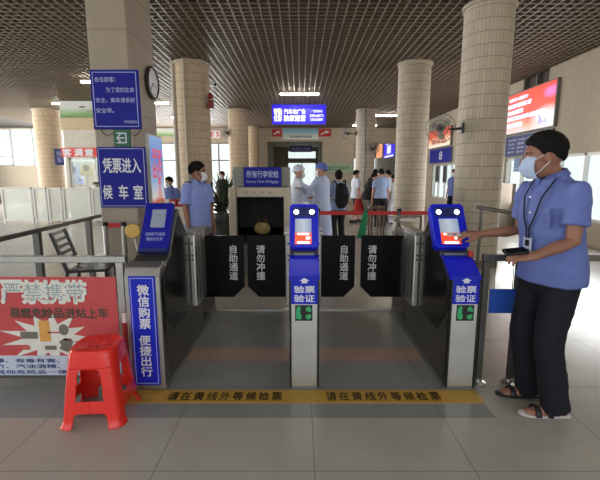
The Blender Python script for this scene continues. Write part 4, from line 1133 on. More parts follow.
# clutter between guard and scanner
p = at(211.5, 182, 5.6)
t = thing('slim_pole', 'slim dark metal pole standing just right of the left guard', 'pole', (p.x, 5.6, 0))
MB().cyl((p.x, 5.6, .02), (p.x, 5.6, p.z), .018, seg=10).build('pole', M['black'], t, smooth=True)
MB().lathe((p.x, 5.6, 0), [(.14, 0), (.14, .015), (.03, .03)], 24).build('base', M['black'], t, smooth=True)
p = at(221, 208, 6.9)
t = thing('waste_bin', 'tall dark grey bin standing between the left guard and the scanner', 'bin', (p.x, 6.9, 0))
MB().lathe((p.x, 6.9, 0), [(.14, 0), (.16, .7), (.165, .72), (.165, .76), (.15, .8), (.05, .84)], 28).build('bin_body', mat('bin_dark', (44, 46, 48), .5), t, smooth=True)
MB().box((p.x - .08, 6.73, .64), (p.x + .08, 6.76, .7)).build('opening', M['black'], t)
p = at(223, 190, 8.2)
t = thing('potted_plant', 'dark green potted plant between the left guard and the scanner', 'plant', (p.x, 8.2, 0))
MB().lathe((p.x, 8.2, 0), [(.16, 0), (.2, .36), (.22, .38), (.2, .4), (.18, .36)], 28).build('pot', mat('pot_brown', (96, 66, 50), .6), t, smooth=True)
b = MB(); rr = random.Random(3)
for k in range(90):
    a = rr.random() * 2 * PI; el = rr.random() * 1.2 + .1; L = .35 + .5 * rr.random(); z0 = .4 + rr.random() * .6
    o = V((p.x, 8.2, z0)); dr = V((math.cos(a) * math.cos(el), math.sin(a) * math.cos(el), math.sin(el))) ; s = dr.cross(UP).normalized()
    pts = [o, o + dr * L * .5 + s * .035, o + dr * L - UP * .06, o + dr * L * .5 - s * .035]
    vs = [b.bm.verts.new(q) for q in pts]; b.bm.faces.new(vs)
b.build('foliage', mat('leaf_dark', (48, 62, 40), .6, var=.3), t)
MB().cyl((p.x, 8.2, .3), (p.x, 8.2, 1.1), .02, seg=8).build('stem', M['wood'], t)
# information counter at left behind the code sign
p = at(172, 205, 7.6)
t = thing('service_counter', 'pale service counter behind the left gate where a clerk sits', 'counter', (p.x, 7.7, 0))
zc = at(172, 207, 7.6).z
MB().box((p.x - .55, 7.6, 0), (p.x + .28, 7.95, zc - .03)).build('cabinet', M['wall_light'], t, bevel=.008)
MB().box((p.x - .58, 7.56, zc - .03), (p.x + .3, 7.98, zc)).build('counter_top', M['frame_white'], t, bevel=.005)
for px, c, lab in ((167, (226, 224, 220), 'white box on the service counter'), (173.5, (186, 44, 44), 'red box on the service counter'), (181, (150, 40, 40), 'dark red box at the right end of the service counter')):
    q = at(px, 203, 7.7); w = .055
    t = thing('box', lab, 'box', (q.x, 7.72, zc))
    MB().box((q.x - w, 7.66, zc), (q.x + w, 7.78, zc + .14)).build('carton', mat('carton', c, .6), t, bevel=.004)
    MB().box((q.x - w * .6, 7.658, zc + .05), (q.x + w * .6, 7.66, zc + .1)).build('box_label', M['poster_white'], t)

# ================================================================== queue barriers
sY = 6.3
zb_ = at(360, 213, sY).z
xs = [at(px, 213, sY).x for px in (318, 399)]
for x, lab in zip(xs, ('belt post behind the staff in gowns carrying the long red belt', 'belt post at the right end of the long red belt')):
    t = thing('belt_post', lab, 'belt post', (x, sY, 0))
    MB().cyl((x, sY, .02), (x, sY, zb_ + .03), .028, seg=14).build('pole', M['steel_dark'], t, smooth=True)
    MB().lathe((x, sY, 0), [(.16, 0), (.16, .012), (.05, .03), (.03, .04)], 28).build('base', M['steel_dark'], t, smooth=True)
    MB().cyl((x, sY, zb_ + .03), (x, sY, zb_ + .07), .036, seg=16).build('head', M['black'], t, bevel=.006)
tag(MB().box((xs[0] + .03, sY - .003, zb_ - .03), (xs[1] - .03, sY + .003, zb_ + .03)).build('belt', M['red_strap']), 'long red belt stretched across the hall behind the right lane', 'belt')
tag(MB().box((xs[1] + .03, sY - .003, zb_ - .03), (2.5, sY + .003, zb_ + .03)).build('belt', M['red_strap']), 'red belt running on from the right belt post to the big near column', 'belt')
# brown wooden stand
wY = 6.7; zt = at(377, 207, wY).z; x0, x1 = at(371, 210, wY).x, at(385, 210, wY).x
t = thing('wooden_stand', 'brown wooden stand with bare legs behind the long red belt', 'stand', ((x0 + x1) / 2, wY, 0))
MB().box((x0 - .02, wY - .02, zt - .03), (x1 + .02, wY + .3, zt)).build('top', M['wood'], t, bevel=.005)
for x in (x0 + .015, (x0 + x1) / 2, x1 - .015): MB().box((x - .014, wY, 0), (x + .014, wY + .03, zt - .03)).build('leg', M['wood'], t)
for x in (x0 + .015, x1 - .015): MB().box((x - .014, wY + .25, 0), (x + .014, wY + .28, zt - .03)).build('leg', M['wood'], t)
MB().box((x0, wY + .005, .35), (x1, wY + .025, .38)).build('stretcher', M['wood'], t)
# green cloth over the belt
q = at(363, 213, sY)
t = thing('cloth', 'green cloth hanging from the long red belt beside the wooden stand', 'cloth', (q.x, sY, zb_))
lo = at(362, 238, sY).z; b = MB(); rows = []
for j in range(11):
    v = j / 10; z = zb_ + .034 + (lo - zb_ - .034) * v; w = .035 + .035 * v; cx = q.x + .045 - .07 * v
    rows.append([b.bm.verts.new((cx + (i / 8 - .5) * 2 * w, sY - .008 - .012 * v * (1 + math.sin(i * 2.1 + 1)), z)) for i in range(9)])
rows.insert(0, [b.bm.verts.new((v.co.x, sY + .008, zb_ - .05)) for v in rows[0]])
for j in range(len(rows) - 1):
    for i in range(8): b.bm.faces.new((rows[j][i], rows[j][i + 1], rows[j + 1][i + 1], rows[j + 1][i]))
o_ = b.build('drape', M['green_cloth'], t, smooth='all'); so = o_.modifiers.new('t', 'SOLIDIFY'); so.thickness = .004
# ================================================================== people
_rm = bpy.data.objects.new('tmp_remesh', bpy.data.meshes.new('tmp_remesh')); COL.objects.link(_rm)
def remesh(mb, voxel, smooth=3, factor=.5, wrinkle=0.0, wscale=.12, seed=0):
    bm = mb.bm; bmesh.ops.recalc_face_normals(bm, faces=bm.faces)
    me = bpy.data.meshes.new('src'); bm.to_mesh(me); bm.free()
    old = _rm.data; _rm.data = me
    if old: bpy.data.meshes.remove(old)
    _rm.modifiers.clear()
    r = _rm.modifiers.new('r', 'REMESH'); r.mode = 'VOXEL'; r.voxel_size = voxel; r.adaptivity = 0
    if smooth:
        s = _rm.modifiers.new('s', 'SMOOTH'); s.iterations = smooth; s.factor = factor
    bpy.context.view_layer.update()
    out = bpy.data.meshes.new_from_object(_rm.evaluated_get(bpy.context.evaluated_depsgraph_get()))
    if wrinkle > 0:
        out.update()
        nrm = [v.normal.copy() for v in out.vertices]
        for v, n_ in zip(out.vertices, nrm):
            p = v.co
            q = V((p.x * 1.0, p.y * 1.0, p.z * 1.7)) / wscale + V((seed * 3.1, seed, 0))
            d = noise.noise(q) + .5 * noise.noise(q * 2.1)
            rid = 1 - abs(noise.noise(q * .8 + V((7, 3, 1))))
            v.co = p + n_ * wrinkle * (d * .7 + (rid - .6) * .8)
    out.polygons.foreach_set('use_smooth', [True] * len(out.polygons))
    out.materials.clear()
    return out

def ik(a, c, l1, l2, hint):
    a, c = V(a), V(c); d = c - a; L = d.length
    if L > (l1 + l2) * .995: c = a + d.normalized() * (l1 + l2) * .995; d = c - a; L = d.length
    x = (l1 * l1 - l2 * l2 + L * L) / (2 * L); h = math.sqrt(max(0, l1 * l1 - x * x))
    n = d.normalized(); hv = V(hint) - n * V(hint).dot(n); hv.normalize()
    return a + n * x + hv * h, c

def hand(mb, w, d, nrm, side, curl=.35, s=1.0, spread=1.0):
    """w wrist, d direction of the fingers, nrm = back-of-hand normal, side: +1 thumb on the +s side"""
    d = V(d).normalized(); nrm = V(nrm); nrm = (nrm - d * nrm.dot(d)).normalized(); sd = d.cross(nrm) * side; w = V(w)
    mb.loft([w - d * .02 * s, w + d * .02 * s, w + d * .055 * s, w + d * .085 * s], [(.021 * s, .026 * s) for _ in range(1)] + [(.033 * s, .017 * s), (.041 * s, .016 * s), (.039 * s, .013 * s)], 12, hint=sd, round_caps=True)
    for off, L, k in ((.029, .070, -.10), (.0095, .080, -.02), (-.0105, .074, .05), (-.029, .058, .13)):
        p = w + d * (.082 - abs(off - .005) * .25) * s + sd * off * s
        a = (d * 1.0 + sd * (-k * spread)).normalized(); pts = [p - a * .02 * s, p]; ang = 0
        for seg, f in enumerate((.45, .31, .24)):
            ang += curl * (1.0 if seg else .7)
            dd = a * math.cos(ang) - nrm * math.sin(ang)
            pts.append(pts[-1] + dd * L * f * s)
        r = .0092 * s
        mb.loft(pts, [(r, r), (r, r), (r * .98, r * .98), (r * .92, r * .92), (r * .78, r * .78)], 8, hint=sd, round_caps=True)
    p = w + d * .022 * s + sd * .028 * s - nrm * .006 * s
    a1 = (d * .72 + sd * .62 - nrm * .3).normalized(); a2 = (d * .95 + sd * .12 - nrm * .3).normalized()
    mb.loft([p - a1 * .015 * s, p + a1 * .034 * s, p + a1 * .034 * s + a2 * .03 * s, p + a1 * .034 * s + a2 * .055 * s], [(.014 * s, .014 * s), (.0125 * s, .0125 * s), (.0108 * s, .0108 * s), (.0085 * s, .0085 * s)], 8, hint=sd, round_caps=True)

def person(name, label, loc, rz, H, o):
    """o: options. Local frame: +y the way the body faces, +x the person's right"""
    s = H / 1.70; vox = o.get('vox', .011)
    t = thing(name, label, 'person', loc, R(rz), o.get('group'))
    inv = wm(t).inverted()
    L = lambda p: (inv @ V(p)) / s                       # world point -> local unscaled
    lean = R(o.get('lean', 0)); PZ = .93
    def T(p):
        p = V(p); v = p - V((0, 0, PZ)); c, sn = math.cos(lean), math.sin(lean)
        return V((v.x, v.y * c + v.z * sn, -v.y * sn + v.z * c + PZ))
    S = lambda pts: [V(p) * s for p in pts]
    SR = lambda rs: [(a * s, b * s) for a, b in rs]
    sh = o.get('shoulder', .178); fem = o.get('slim', 1.0)
    feet = o.get('feet', [((-.10, -.02), -6), ((.10, .0), 6)])    # left, right (ankle xy local, toe angle)
    hips = [V((-.088, 0, .90)), V((.088, 0, .90))]
    ank = [V((f[0][0], f[0][1], .085)) for f in feet]
    knees = []
    for h_, a_ in zip(hips, ank):
        k, _ = ik(h_, a_, .425, .405, (0, 1, 0)); knees.append(k)
    shs = [T((-sh, 0, 1.395)), T((sh, 0, 1.395))]
    arms = []
    for i, key in enumerate(('lh', 'rh')):
        a = o.get(key)
        sx = -1 if i == 0 else 1
        if a is None: a = dict(w=T((sx * .235, .06, .83)), hint=(sx * .25, -1, 0), d=(0, .12, -1), n=(sx, .15, 0), curl=.3)
        w = V(a['w']); e, w = ik(shs[i], w, .29, .255, a['hint']); arms.append((shs[i], e, w, a))
    # ---------------- body
    b = MB()
    tor = [(.84, .150, .105, 0), (.92, .162, .112, -.005), (1.02, .142, .100, 0), (1.12, .140, .100, .005), (1.25, .158, .112, .005), (1.34, .160, .100, -.005), (1.40, .125, .072, -.012), (1.445, .068, .062, -.012)]
    b.loft(S([T((0, y, z)) for z, _, _, y in tor]), SR([(a * fem, c * fem) for _, a, c, _ in tor]), 20, round_caps=True)
    hc = T((0, o.get('head_fwd', .02), 1.575)); 
    hy, hp, hr = o.get('head', (0, 0, 0))
    HM = Matrix.Rotation(R(hy), 3, 'Z') @ Matrix.Rotation(R(hp), 3, 'X') @ Matrix.Rotation(R(hr), 3, 'Y')
    hs = o.get('head_scale', .97)
    Hd = lambda p: (hc + HM @ (V(p) * hs)) * s
    b.loft([T((0, -.012, 1.40)) * s, T((0, -.004, 1.47)) * s, Hd((0, -.01, -.03))], SR([(.062, .062), (.054, .056), (.056, .06)]), 16)
    e_ = lambda c, r, seg=20: b.ell(Hd(c), V(r) * s * hs, HM, seg)
    e_((0, -.008, .028), (.076, .097, .094)); e_((0, .02, -.04), (.060, .072, .072)); e_((0, .042, -.078), (.036, .040, .034))
    e_((0, .07, .035), (.056, .026, .028)); e_((.034, .058, -.02), (.026, .026, .026)); e_((-.034, .058, -.02), (.026, .026, .026))
    b.loft([Hd((0, .088, .022)), Hd((0, .103, -.008)), Hd((0, .112, -.026)), Hd((0, .094, -.034))], SR([(.009, .009), (.012, .012), (.016, .014), (.016, .008)]), 10)
    for sx in (-1, 1):
        b.ell(Hd((sx * .077, -.012, -.002)), V((.010, .019, .033)) * s * hs, HM @ Matrix.Rotation(sx * -.35, 3, 'Z') @ Matrix.Rotation(-.15, 3, 'X'), 12)
        e_((sx * .031, .080, .004), (.015, .011, .0095), 12)
    b.loft([Hd((-.022, .080, -.062)), Hd((0, .090, -.061)), Hd((.022, .080, -.062))], SR([(.006, .006), (.008, .009), (.006, .006)]), 8, hint=(0, 1, 0), round_caps=True)
    for i, (a, e, w, op) in enumerate(arms):
        m1 = a.lerp(e, .5); m2 = e.lerp(w, .35)
        b.loft(S([a.lerp(V((0, 0, a.z)), .25), a, m1, e, m2, w]), SR([(.044, .044), (.047, .047), (.044, .044), (.038, .038), (.038, .036), (.026, .022)]), 14, round_caps=True)
        sx = -1 if i == 0 else 1
        hand(b, w * s, op['d'], op['n'], op.get('thumb', -sx if True else sx), op.get('curl', .35), s * op.get('size', 1.0))
    for i in range(2):
        h_, k, a_ = hips[i], knees[i], ank[i]; sx = -1 if i == 0 else 1
        b.loft(S([h_ + V((0, 0, .03)), h_.lerp(k, .35), k, k.lerp(a_, .3), a_]), SR([(.088, .09), (.078, .08), (.055, .058), (.054, .056), (.036, .04)]), 14, round_caps=True)
        an = R(feet[i][1]); f = V((math.sin(an), math.cos(an), 0)); ba = V((a_.x, a_.y, 0))
        b.loft(S([ba - f * .05 + V((0, 0, .035)), ba + f * .0 + V((0, 0, .045)), ba + f * .09 + V((0, 0, .035)), ba + f * .15 + V((0, 0, .024))]), SR([(.03, .03), (.034, .042), (.042, .03), (.036, .018)]), 12, hint=(math.cos(an), -math.sin(an), 0), round_caps=True)
    me = remesh(b, vox, 2 if vox < .008 else 1)
    sk = M[o.get('skin', 'skin')]
    for mm in (sk, M['eye_white'], M['iris'], M['brow'], M['lip'], M['hair']): me.materials.append(mm)
    eyes = [Hd((sx * .031, .089, .004)) for sx in (-1, 1)]; HMi = HM.inverted()
    for p in me.polygons:
        c = p.center
        if (c - hc * s).length > .16 * s: continue
        q = HMi @ (c - hc * s) / (s * hs)
        if q.y > .045:
            ax = abs(q.x)
            if ((ax - .031) / .0075) ** 2 + ((q.z - .004) / .0075) ** 2 < 1 and q.y > .07: p.material_index = 2
            elif ((ax - .031) / .0165) ** 2 + ((q.z - .004) / .008) ** 2 < 1: p.material_index = 1
            elif ((ax - .033) / .024) ** 2 + ((q.z - .030) / .0055) ** 2 < 1: p.material_index = 3
            elif (q.x / .024) ** 2 + ((q.z + .062) / .008) ** 2 < 1 and q.y > .06: p.material_index = 4
    link_mesh('body', me, None, t)
    # ---------------- shirt or gown
    kind = o.get('top', 'shirt'); tm = M[o.get('top_mat', 'shirt_blue')]
    hem = o.get('hem', .80 if kind != 'gown' else .32)
    bx = o.get('boxy', .02)
    b = MB()
    if kind == 'gown':
        tor2 = [(hem, .235, .215, .01), (.6, .215, .19, .01), (.9, .195, .155, .0), (1.1, .185, .14, .005), (1.26, .185, .135, .005)]
    else:
        tor2 = [(hem, .182 + bx, .138 + bx, .0), (.92, .176 + bx, .130 + bx, .0), (1.04, .162 + bx, .120 + bx, .005), (1.14, .160 + bx, .119 + bx, .008), (1.26, .172 + bx * .5, .128 + bx * .4, .006)]
    tor2 += [(1.34, .182, .116, -.004), (1.40, .160, .092, -.012), (1.435, .112, .08, -.012), (1.455, .080, .074, -.012), (1.47, .068, .068, -.008)]
    TT = lambda p: T(p) if p[2] > PZ else V(p)
    b.loft(S([TT((0, y, z)) for z, _, _, y in tor2]), SR([(a * fem, c * fem) for _, a, c, _ in tor2]), 24)
    sl = o.get('sleeve', 'short')
    for i, (a, e, w, op) in enumerate(arms):
        inn = a.lerp(V((0, 0, a.z)), .3)
        if sl == 'short':
            q = a.lerp(e, o.get('sleeve_len', .8)); b.loft(S([inn + V((0, 0, -.01)), a.lerp(inn, .25) + V((0, 0, -.012)), a.lerp(e, .2), a.lerp(e, .5), q]), SR([(.060, .060), (.064, .062), (.066, .064), (.068, .066), (.073, .070)]), 16)
        else:
            b.loft(S([inn, a, a.lerp(e, .5), e, e.lerp(w, .5), e.lerp(w, .93)]), SR([(.058, .056), (.062, .061), (.064, .062), (.058, .056), (.052, .05), (.044, .042)]), 16)
    me = remesh(b, max(vox, .008), 3, .5, o.get('wrinkle', .006) * s, .11, o.get('seed', 0))
    top = link_mesh('shirt' if kind != 'gown' else 'gown', me, tm, t)
    if o.get('collar', kind == 'shirt'):
        b = MB()
        for sx in (-1, 1):
            P = [(sx * .004, .085, 1.425), (sx * .055, .078, 1.395), (sx * .085, .045, 1.425), (sx * .092, -.01, 1.45), (sx * .06, -.07, 1.465), (0, -.084, 1.468)]
            Q = [(sx * .012, .060, 1.465), (sx * .042, .048, 1.475), (sx * .060, .02, 1.485), (sx * .064, -.015, 1.492), (sx * .045, -.055, 1.50), (0, -.066, 1.502)]
            A = [b.bm.verts.new(T(p) * s) for p in P]; Bq = [b.bm.verts.new(T(p) * s) for p in Q]
            for k in range(5): b.bm.faces.new((A[k], A[k + 1], Bq[k + 1], Bq[k]))
        c = b.build('collar', tm, t, world=False, smooth='all'); so = c.modifiers.new('t', 'SOLIDIFY'); so.thickness = .008 * s; so.offset = 0
    if o.get('epaulette'):
        for sx in (-1, 1):
            a = T((sx * .10, -.01, 1.452)) * s; c = T((sx * .19, -.005, 1.452)) * s
            MB().bar(a, c, .05 * s, .012 * s).build('epaulette', M['navy'], t, world=False, bevel=.003)
            MB().bar(a.lerp(c, .65) + V((0, 0, .007)), a.lerp(c, .9) + V((0, 0, .007)), .02 * s, .006).build('epaulette_badge', M['white'], t, world=False)
    if o.get('buttons'):
        b = MB()
        for z in (1.36, 1.27, 1.18, 1.09, 1.0):
            p = T((0, .148 + (.0 if z > 1.3 else .002), z)) * s; b.cyl(p, p + V((0, .006, 0)), .006 * s, seg=10)
        b.build('button', M['white'], t, world=False)
        px, sy = .085, .132
        b = MB(); b.obox(T((-px, sy, 1.24)) * s, (.1 * s, .11 * s, .006), V((1, -.32, 0)), UP); b.obox(T((-px, sy + .003, 1.285)) * s, (.102 * s, .032 * s, .007), V((1, -.32, 0)), UP)
        b.build('pocket', tm, t, world=False, bevel=.002)
    if o.get('lanyard'):
        b = MB()
        for sx in (-1, 1):
            b.loft(S([T((sx * .07, -.03, 1.475)), T((sx * .074, .05, 1.45)), T((sx * .062, .132, 1.36)), T((sx * .036, .164, 1.24)), T((sx * .01, .172, 1.18)), T((sx * .008, .174, 1.12))]), [(.0065, .002)] * 6, 6)
        b.build('lanyard', M['navy'], t, world=False)
        p = T((0, .176, 1.08)) * s; MB().obox(p, (.062, .092, .006), (-1, 0, 0), UP).build('badge', mat('badge_pale', (176, 186, 206), .3), t, world=False, bevel=.002)
        MB().obox(p + V((0, .004, .012)), (.03, .036, .002), (-1, 0, 0), UP).obox(p + V((0, .004, -.028)), (.044, .012, .002), (-1, 0, 0), UP).build('badge_print', M['navy'], t, world=False)
    # ---------------- trousers
    b = MB(); pm = M[o.get('trouser_mat', 'navy')]; pl = o.get('trouser_end', .035)
    b.loft(S([V((0, 0, 1.0)), V((0, -.005, .93)), V((0, -.004, .85)), V((0, 0, .79)), V((0, 0, .75))]), SR([(.160 * fem, .116), (.174 * fem, .128), (.176, .130), (.168, .124), (.13, .1)]), 20)
    for i in range(2):
        h_, k, a_ = hips[i], knees[i], ank[i]; low = V((a_.x, a_.y - .01, pl))
        b.loft(S([h_ + V((0, 0, .03)), h_.lerp(k, .3), h_.lerp(k, .7), k, k.lerp(a_, .5), low]), SR([(.094, .1), (.096, .1), (.084, .09), (.078, .084), (.076, .08), (.078, .086)]), 18)
    me = remesh(b, max(vox, .009), 3, .5, .007 * s, .13, o.get('seed', 0) + 5)
    link_mesh('trousers', me, pm, t)
    # ---------------- shoes
    for i in range(2):
        a_ = ank[i]; an = R(feet[i][1]); f = V((math.sin(an), math.cos(an), 0)); sdv = V((math.cos(an), -math.sin(an), 0)); ba = V((a_.x, a_.y, 0))
        if o.get('shoes', 'shoe') == 'sandal':
            b = MB(); b.loft(S([ba - f * .085 + V((0, 0, .016)), ba - f * .03 + V((0, 0, .016)), ba + f * .1 + V((0, 0, .014)), ba + f * .17 + V((0, 0, .014)), ba + f * .195 + V((0, 0, .014))]), SR([(.030, .014), (.040, .015), (.052, .013), (.046, .012), (.028, .010)]), 16, hint=sdv, round_caps=True)
            sh_ = link_mesh('sandal', remesh(b, .006, 2), M['sole' if i == 0 else 'shoe_black'], t)
            b = MB()
            for u, hgt, wd in ((.035, .085, .05), (.105, .066, .054)):
                ring = [ba + f * u + sdv * wd * math.cos(k * PI / 10) + V((0, 0, .02 + hgt * .75 * math.sin(k * PI / 10))) for k in range(11)]
                b.loft(S(ring), SR([(.017, .005)] * 11), 8, hint=f)
            ring = [ba + f * (.035 - .105 * math.sin(k * PI / 10)) + sdv * .046 * math.cos(k * PI / 10) + V((0, 0, .06)) for k in range(11)]
            b.loft(S(ring), SR([(.010, .004)] * 11), 8, hint=UP)
            b.build('strap', M['shoe_black'], sh_, world=False, smooth='all')
        else:
            b = MB(); b.loft(S([ba - f * .07 + V((0, 0, .045)), ba - f * .02 + V((0, 0, .055)), ba + f * .06 + V((0, 0, .05)), ba + f * .13 + V((0, 0, .035)), ba + f * .175 + V((0, 0, .03))]), SR([(.036, .045), (.042, .055), (.046, .05), (.048, .035), (.036, .028)]), 14, hint=sdv, round_caps=True)
            link_mesh('shoe', remesh(b, .008, 1), M[o.get('shoe_mat', 'shoe_black')], t)
    # ---------------- hair, caps, mask
    hk = o.get('hair', 'short')
    if hk:
        b = MB(); res = bmesh.ops.create_uvsphere(b.bm, u_segments=64, v_segments=40, radius=1)
        sv = V((o.get('seed', 0) * 2.3, 1, 4))
        for v in res['verts']:
            d = v.co.normalized()
            az = abs(math.atan2(d.x, d.y)) / PI                      # 0 front .. 1 back
            line = [(0, .48), (.2, .45), (.33, .26), (.40, .02), (.46, -.22), (.53, -.02), (.60, -.12), (.70, -.42), (1, -.55)]
            for (a0, l0), (a1, l1) in zip(line, line[1:]):
                if a0 <= az <= a1: th = l0 + (l1 - l0) * (az - a0) / (a1 - a0); break
            if hk == 'long' and az > .5: th = -.9
            th += .07 * noise.noise(d * 13 + sv); k = min(1, max(0, (d.z - th) / .08 + .5)); k = k * k * (3 - 2 * k)
            thick = .0 if o.get('cap') else o.get('hair_thick', .2)
            tk = thick * (.55 + .45 * max(0, d.z)) * (1.0 if az < .6 or d.z > 0 else .7)
            r = .90 + k * (.10 + tk + (0 if o.get('cap') else .05 * noise.noise(d * 5 + sv) + .04 * noise.noise(d * 16 + sv)))
            v.co = V((d.x * .077 * r, d.y * .098 * r, d.z * .096 * r))
        b.bm.transform(Matrix.Translation(Hd((0, -.008, .028))) @ (HM * s * hs).to_4x4())
        b.build('hair', M['hair'], t, world=False, smooth='all')
    cap = o.get('cap')
    if cap:
        b = MB(); res = bmesh.ops.create_uvsphere(b.bm, u_segments=40, v_segments=28, radius=1)
        for v in res['verts']:
            d = v.co.normalized(); th = .2 if d.y > 0 else -.2
            k = min(1, max(0, (d.z - th) / .16 + .5))
            r = .92 + k * ((.36 if cap == 'puffy' else .26) + .05 * noise.noise(d * 5))
            v.co = V((d.x * .077 * r, d.y * .098 * r, d.z * .096 * r))
        b.bm.transform(Matrix.Translation(Hd((0, -.008, .028))) @ (HM * s * hs).to_4x4())
        b.build('cap', M[o.get('cap_mat', 'white_cloth')], t, world=False, smooth='all')
    if o.get('mask'):
        b = MB(); nu, nv = 18, 12; g = []
        for j in range(nv + 1):
            v_ = j / nv * 2 - 1; row = []
            for i in range(nu + 1):
                u = i / nu * 2 - 1; a = u * R(74)
                bul = (1 - v_ * v_) ; z = -.056 + v_ * .052 - .012 * (abs(u) ** 2) * (1 if v_ < 0 else -1) * .6 + .014 * math.cos(u * PI / 2) * max(0, v_)
                pl_ = .0025 * math.cos(v_ * PI * 3)
                rx_, ry_ = .064 + .006 * bul, .062 + .022 * bul * math.cos(a) ** 2 + pl_
                jaw = max(0, -v_) * .012
                row.append(b.bm.verts.new(Hd((math.sin(a) * (rx_ - jaw * .4), .036 + math.cos(a) * (ry_) * 1.0 - jaw * .6 - .012 * v_ * v_, z))))
            g.append(row)
        for j in range(nv):
            for i in range(nu): b.bm.faces.new((g[j][i], g[j][i + 1], g[j + 1][i + 1], g[j + 1][i]))
        mk = b.build('face_mask', M[o['mask']], t, world=False, smooth='all'); so = mk.modifiers.new('t', 'SOLIDIFY'); so.thickness = .004 * s; so.offset = 1
        for sx in (-1, 1):
            b = MB()
            b.tube([Hd((sx * .064, .056, -.016)), Hd((sx * .077, .02, .006)), Hd((sx * .084, -.012, .02))], .0018, 6); b.tube([Hd((sx * .062, .05, -.095)), Hd((sx * .074, .015, -.06)), Hd((sx * .084, -.02, -.025))], .0018, 6)
            b.build('ear_loop', M['white'], mk, world=False)
    t['_s'] = s; del t['_s']
    return t, dict(L=L, T=T, s=s, Hd=Hd, arms=arms, hc=hc)

# ---- the guard standing at the right gate
gl, grz, gH = V((1.52, 2.36, 0)), 104, 1.69
gm = (Matrix.Translation(gl) @ Matrix.Rotation(R(grz), 4, 'Z')).inverted()
GL = lambda p: gm @ V(p); GD = lambda d: gm.to_3x3() @ V(d)
rf, lf = at_z(527, 397, 0), at_z(553, 417, 0)
rw = at(480, 233, 2.62); lw = at(534, 255, 2.08)
guard, gi = person('person', 'man in blue uniform shirt and navy trousers at the right gate holding a card', gl, grz, gH, dict(
    vox=.0055, skin='skin_dark', head=(-38, -4, 0), lean=7, top='shirt', top_mat='shirt_blue', hem=.83, boxy=.03, wrinkle=.009, sleeve_len=.7, buttons=True, lanyard=True, epaulette=False,
    feet=[((GL(lf).x, GL(lf).y), 20), ((GL(rf).x, GL(rf).y), 22)], mask='mask', hair='short', hair_thick=.26, shoes='sandal', trouser_mat='navy', trouser_end=.05, head_fwd=.055, seed=1, head_scale=1.03,
    rh=dict(w=GL(rw), hint=GD((.3, .2, -1)), d=GD((-1, .12, .02)), n=GD((0, -.35, 1)), curl=.45),
    lh=dict(w=GL(lw), hint=GD((1, 0, -2)), d=GD((-1, .15, .0)), n=GD((.0, -.55, .8)), curl=.65)))
cp = rw + V((-.165, .02, -.012))
t = thing('travel_card', 'small pale card held out by the man at the right gate', 'card', cp)
MB().obox(cp, (.086, .054, .0015), (1, -.1, .05), (0, 1, .22)).build('card', M['frame_white'], t)
MB().obox(cp + V((0, 0, .001)), (.03, .02, .0012), (1, -.1, .05), (0, 1, .22)).build('card_print', M['grey_metal'], t)
pp = lw + V((-.1, .0, .019))
t = thing('phone', 'black handset held low by the man at the right gate', 'phone', pp)
MB().obox(pp, (.115, .058, .016), (1, -.1, .12), (0, .95, .3)).build('phone_body', M['black'], t, bevel=.004)
MB().obox(pp + V((0, -.0025, .0079)), (.1, .05, .002), (1, -.1, .12), (0, .95, .3)).build('phone_screen', M['acrylic'], t)

# ---- the guard behind the left gate
person('person', 'guard in pale blue uniform and white mask standing behind the left gate looking right', (at(197.5, 200, 5.15).x, 5.15, 0), -122, 1.61, dict(
    vox=.008, head=(46, -3, 0), top='shirt', top_mat='shirt_pale', hem=.80, mask='mask_white', epaulette=True, buttons=True, hair='short', hair_thick=.24, trouser_mat='navy', seed=2, head_scale=1.06, shoulder=.19, skin='skin_dark'))
# ---- the two staff in gowns
gx = at(298, 200, 8.0).x
g1_ = (V((gx, 8.2, 0)), -78, 1.64)
person('person', 'staff member in white gown and white puffy cap facing right behind the middle gate', g1_[0], g1_[1], g1_[2], dict(
    vox=.011, head=(-8, -4, 0), top='gown', top_mat='white_cloth', sleeve='long', cap='puffy', cap_mat='white_cloth', hair='short', mask='mask_white', trouser_mat='white_cloth', shoe_mat='sole', collar=False, seed=3, head_scale=1.1,
    rh=dict(w=(.16, .34, 1.12), hint=(.5, -.2, -1), d=(-.3, 1, .1), n=(0, 0, 1), curl=.5), lh=dict(w=(-.05, .36, 1.26), hint=(-.6, -.2, -1), d=(.4, 1, .2), n=(0, 0, 1), curl=.4)))
g2x = at(322, 200, 7.5).x
person('person', 'staff member in pale blue gown and blue cap seen from behind facing left', (g2x, 7.5, 0), 58, 1.67, dict(
    vox=.011, head=(18, -4, 0), top='gown', top_mat='gown_blue', sleeve='long', cap='round', cap_mat='cap_blue', hair='short', mask='mask_white', trouser_mat='gown_blue', shoe_mat='sole', collar=False, seed=4, head_scale=1.08, shoulder=.18,
    lh=dict(w=(-.16, .38, 1.24), hint=(-.6, -.2, -1), d=(.1, 1, .2), n=(0, 0, 1), curl=.4), rh=dict(w=(.2, .30, 1.05), hint=(.6, -.2, -1), d=(-.2, 1, .1), n=(0, 0, 1), curl=.4)))
q = at(308, 194, 7.85)
t = thing('paper_sheet', 'large white sheet held up between the two staff in gowns', 'paper', q)
b = MB(); g = []
for j in range(9):
    row = []
    for i in range(9):
        u, v = i / 8 - .5, j / 8 - .5; row.append(b.bm.verts.new(q + V((u * .2, .03 * math.sin(u * 4) + .03 * v * v, v * .34 - .1 * u))))
    g.append(row)
for j in range(8):
    for i in range(8): b.bm.faces.new((g[j][i], g[j][i + 1], g[j + 1][i + 1], g[j + 1][i]))
o_ = b.build('sheet', M['white_cloth'], t, smooth='all'); so = o_.modifiers.new('t', 'SOLIDIFY'); so.thickness = .003
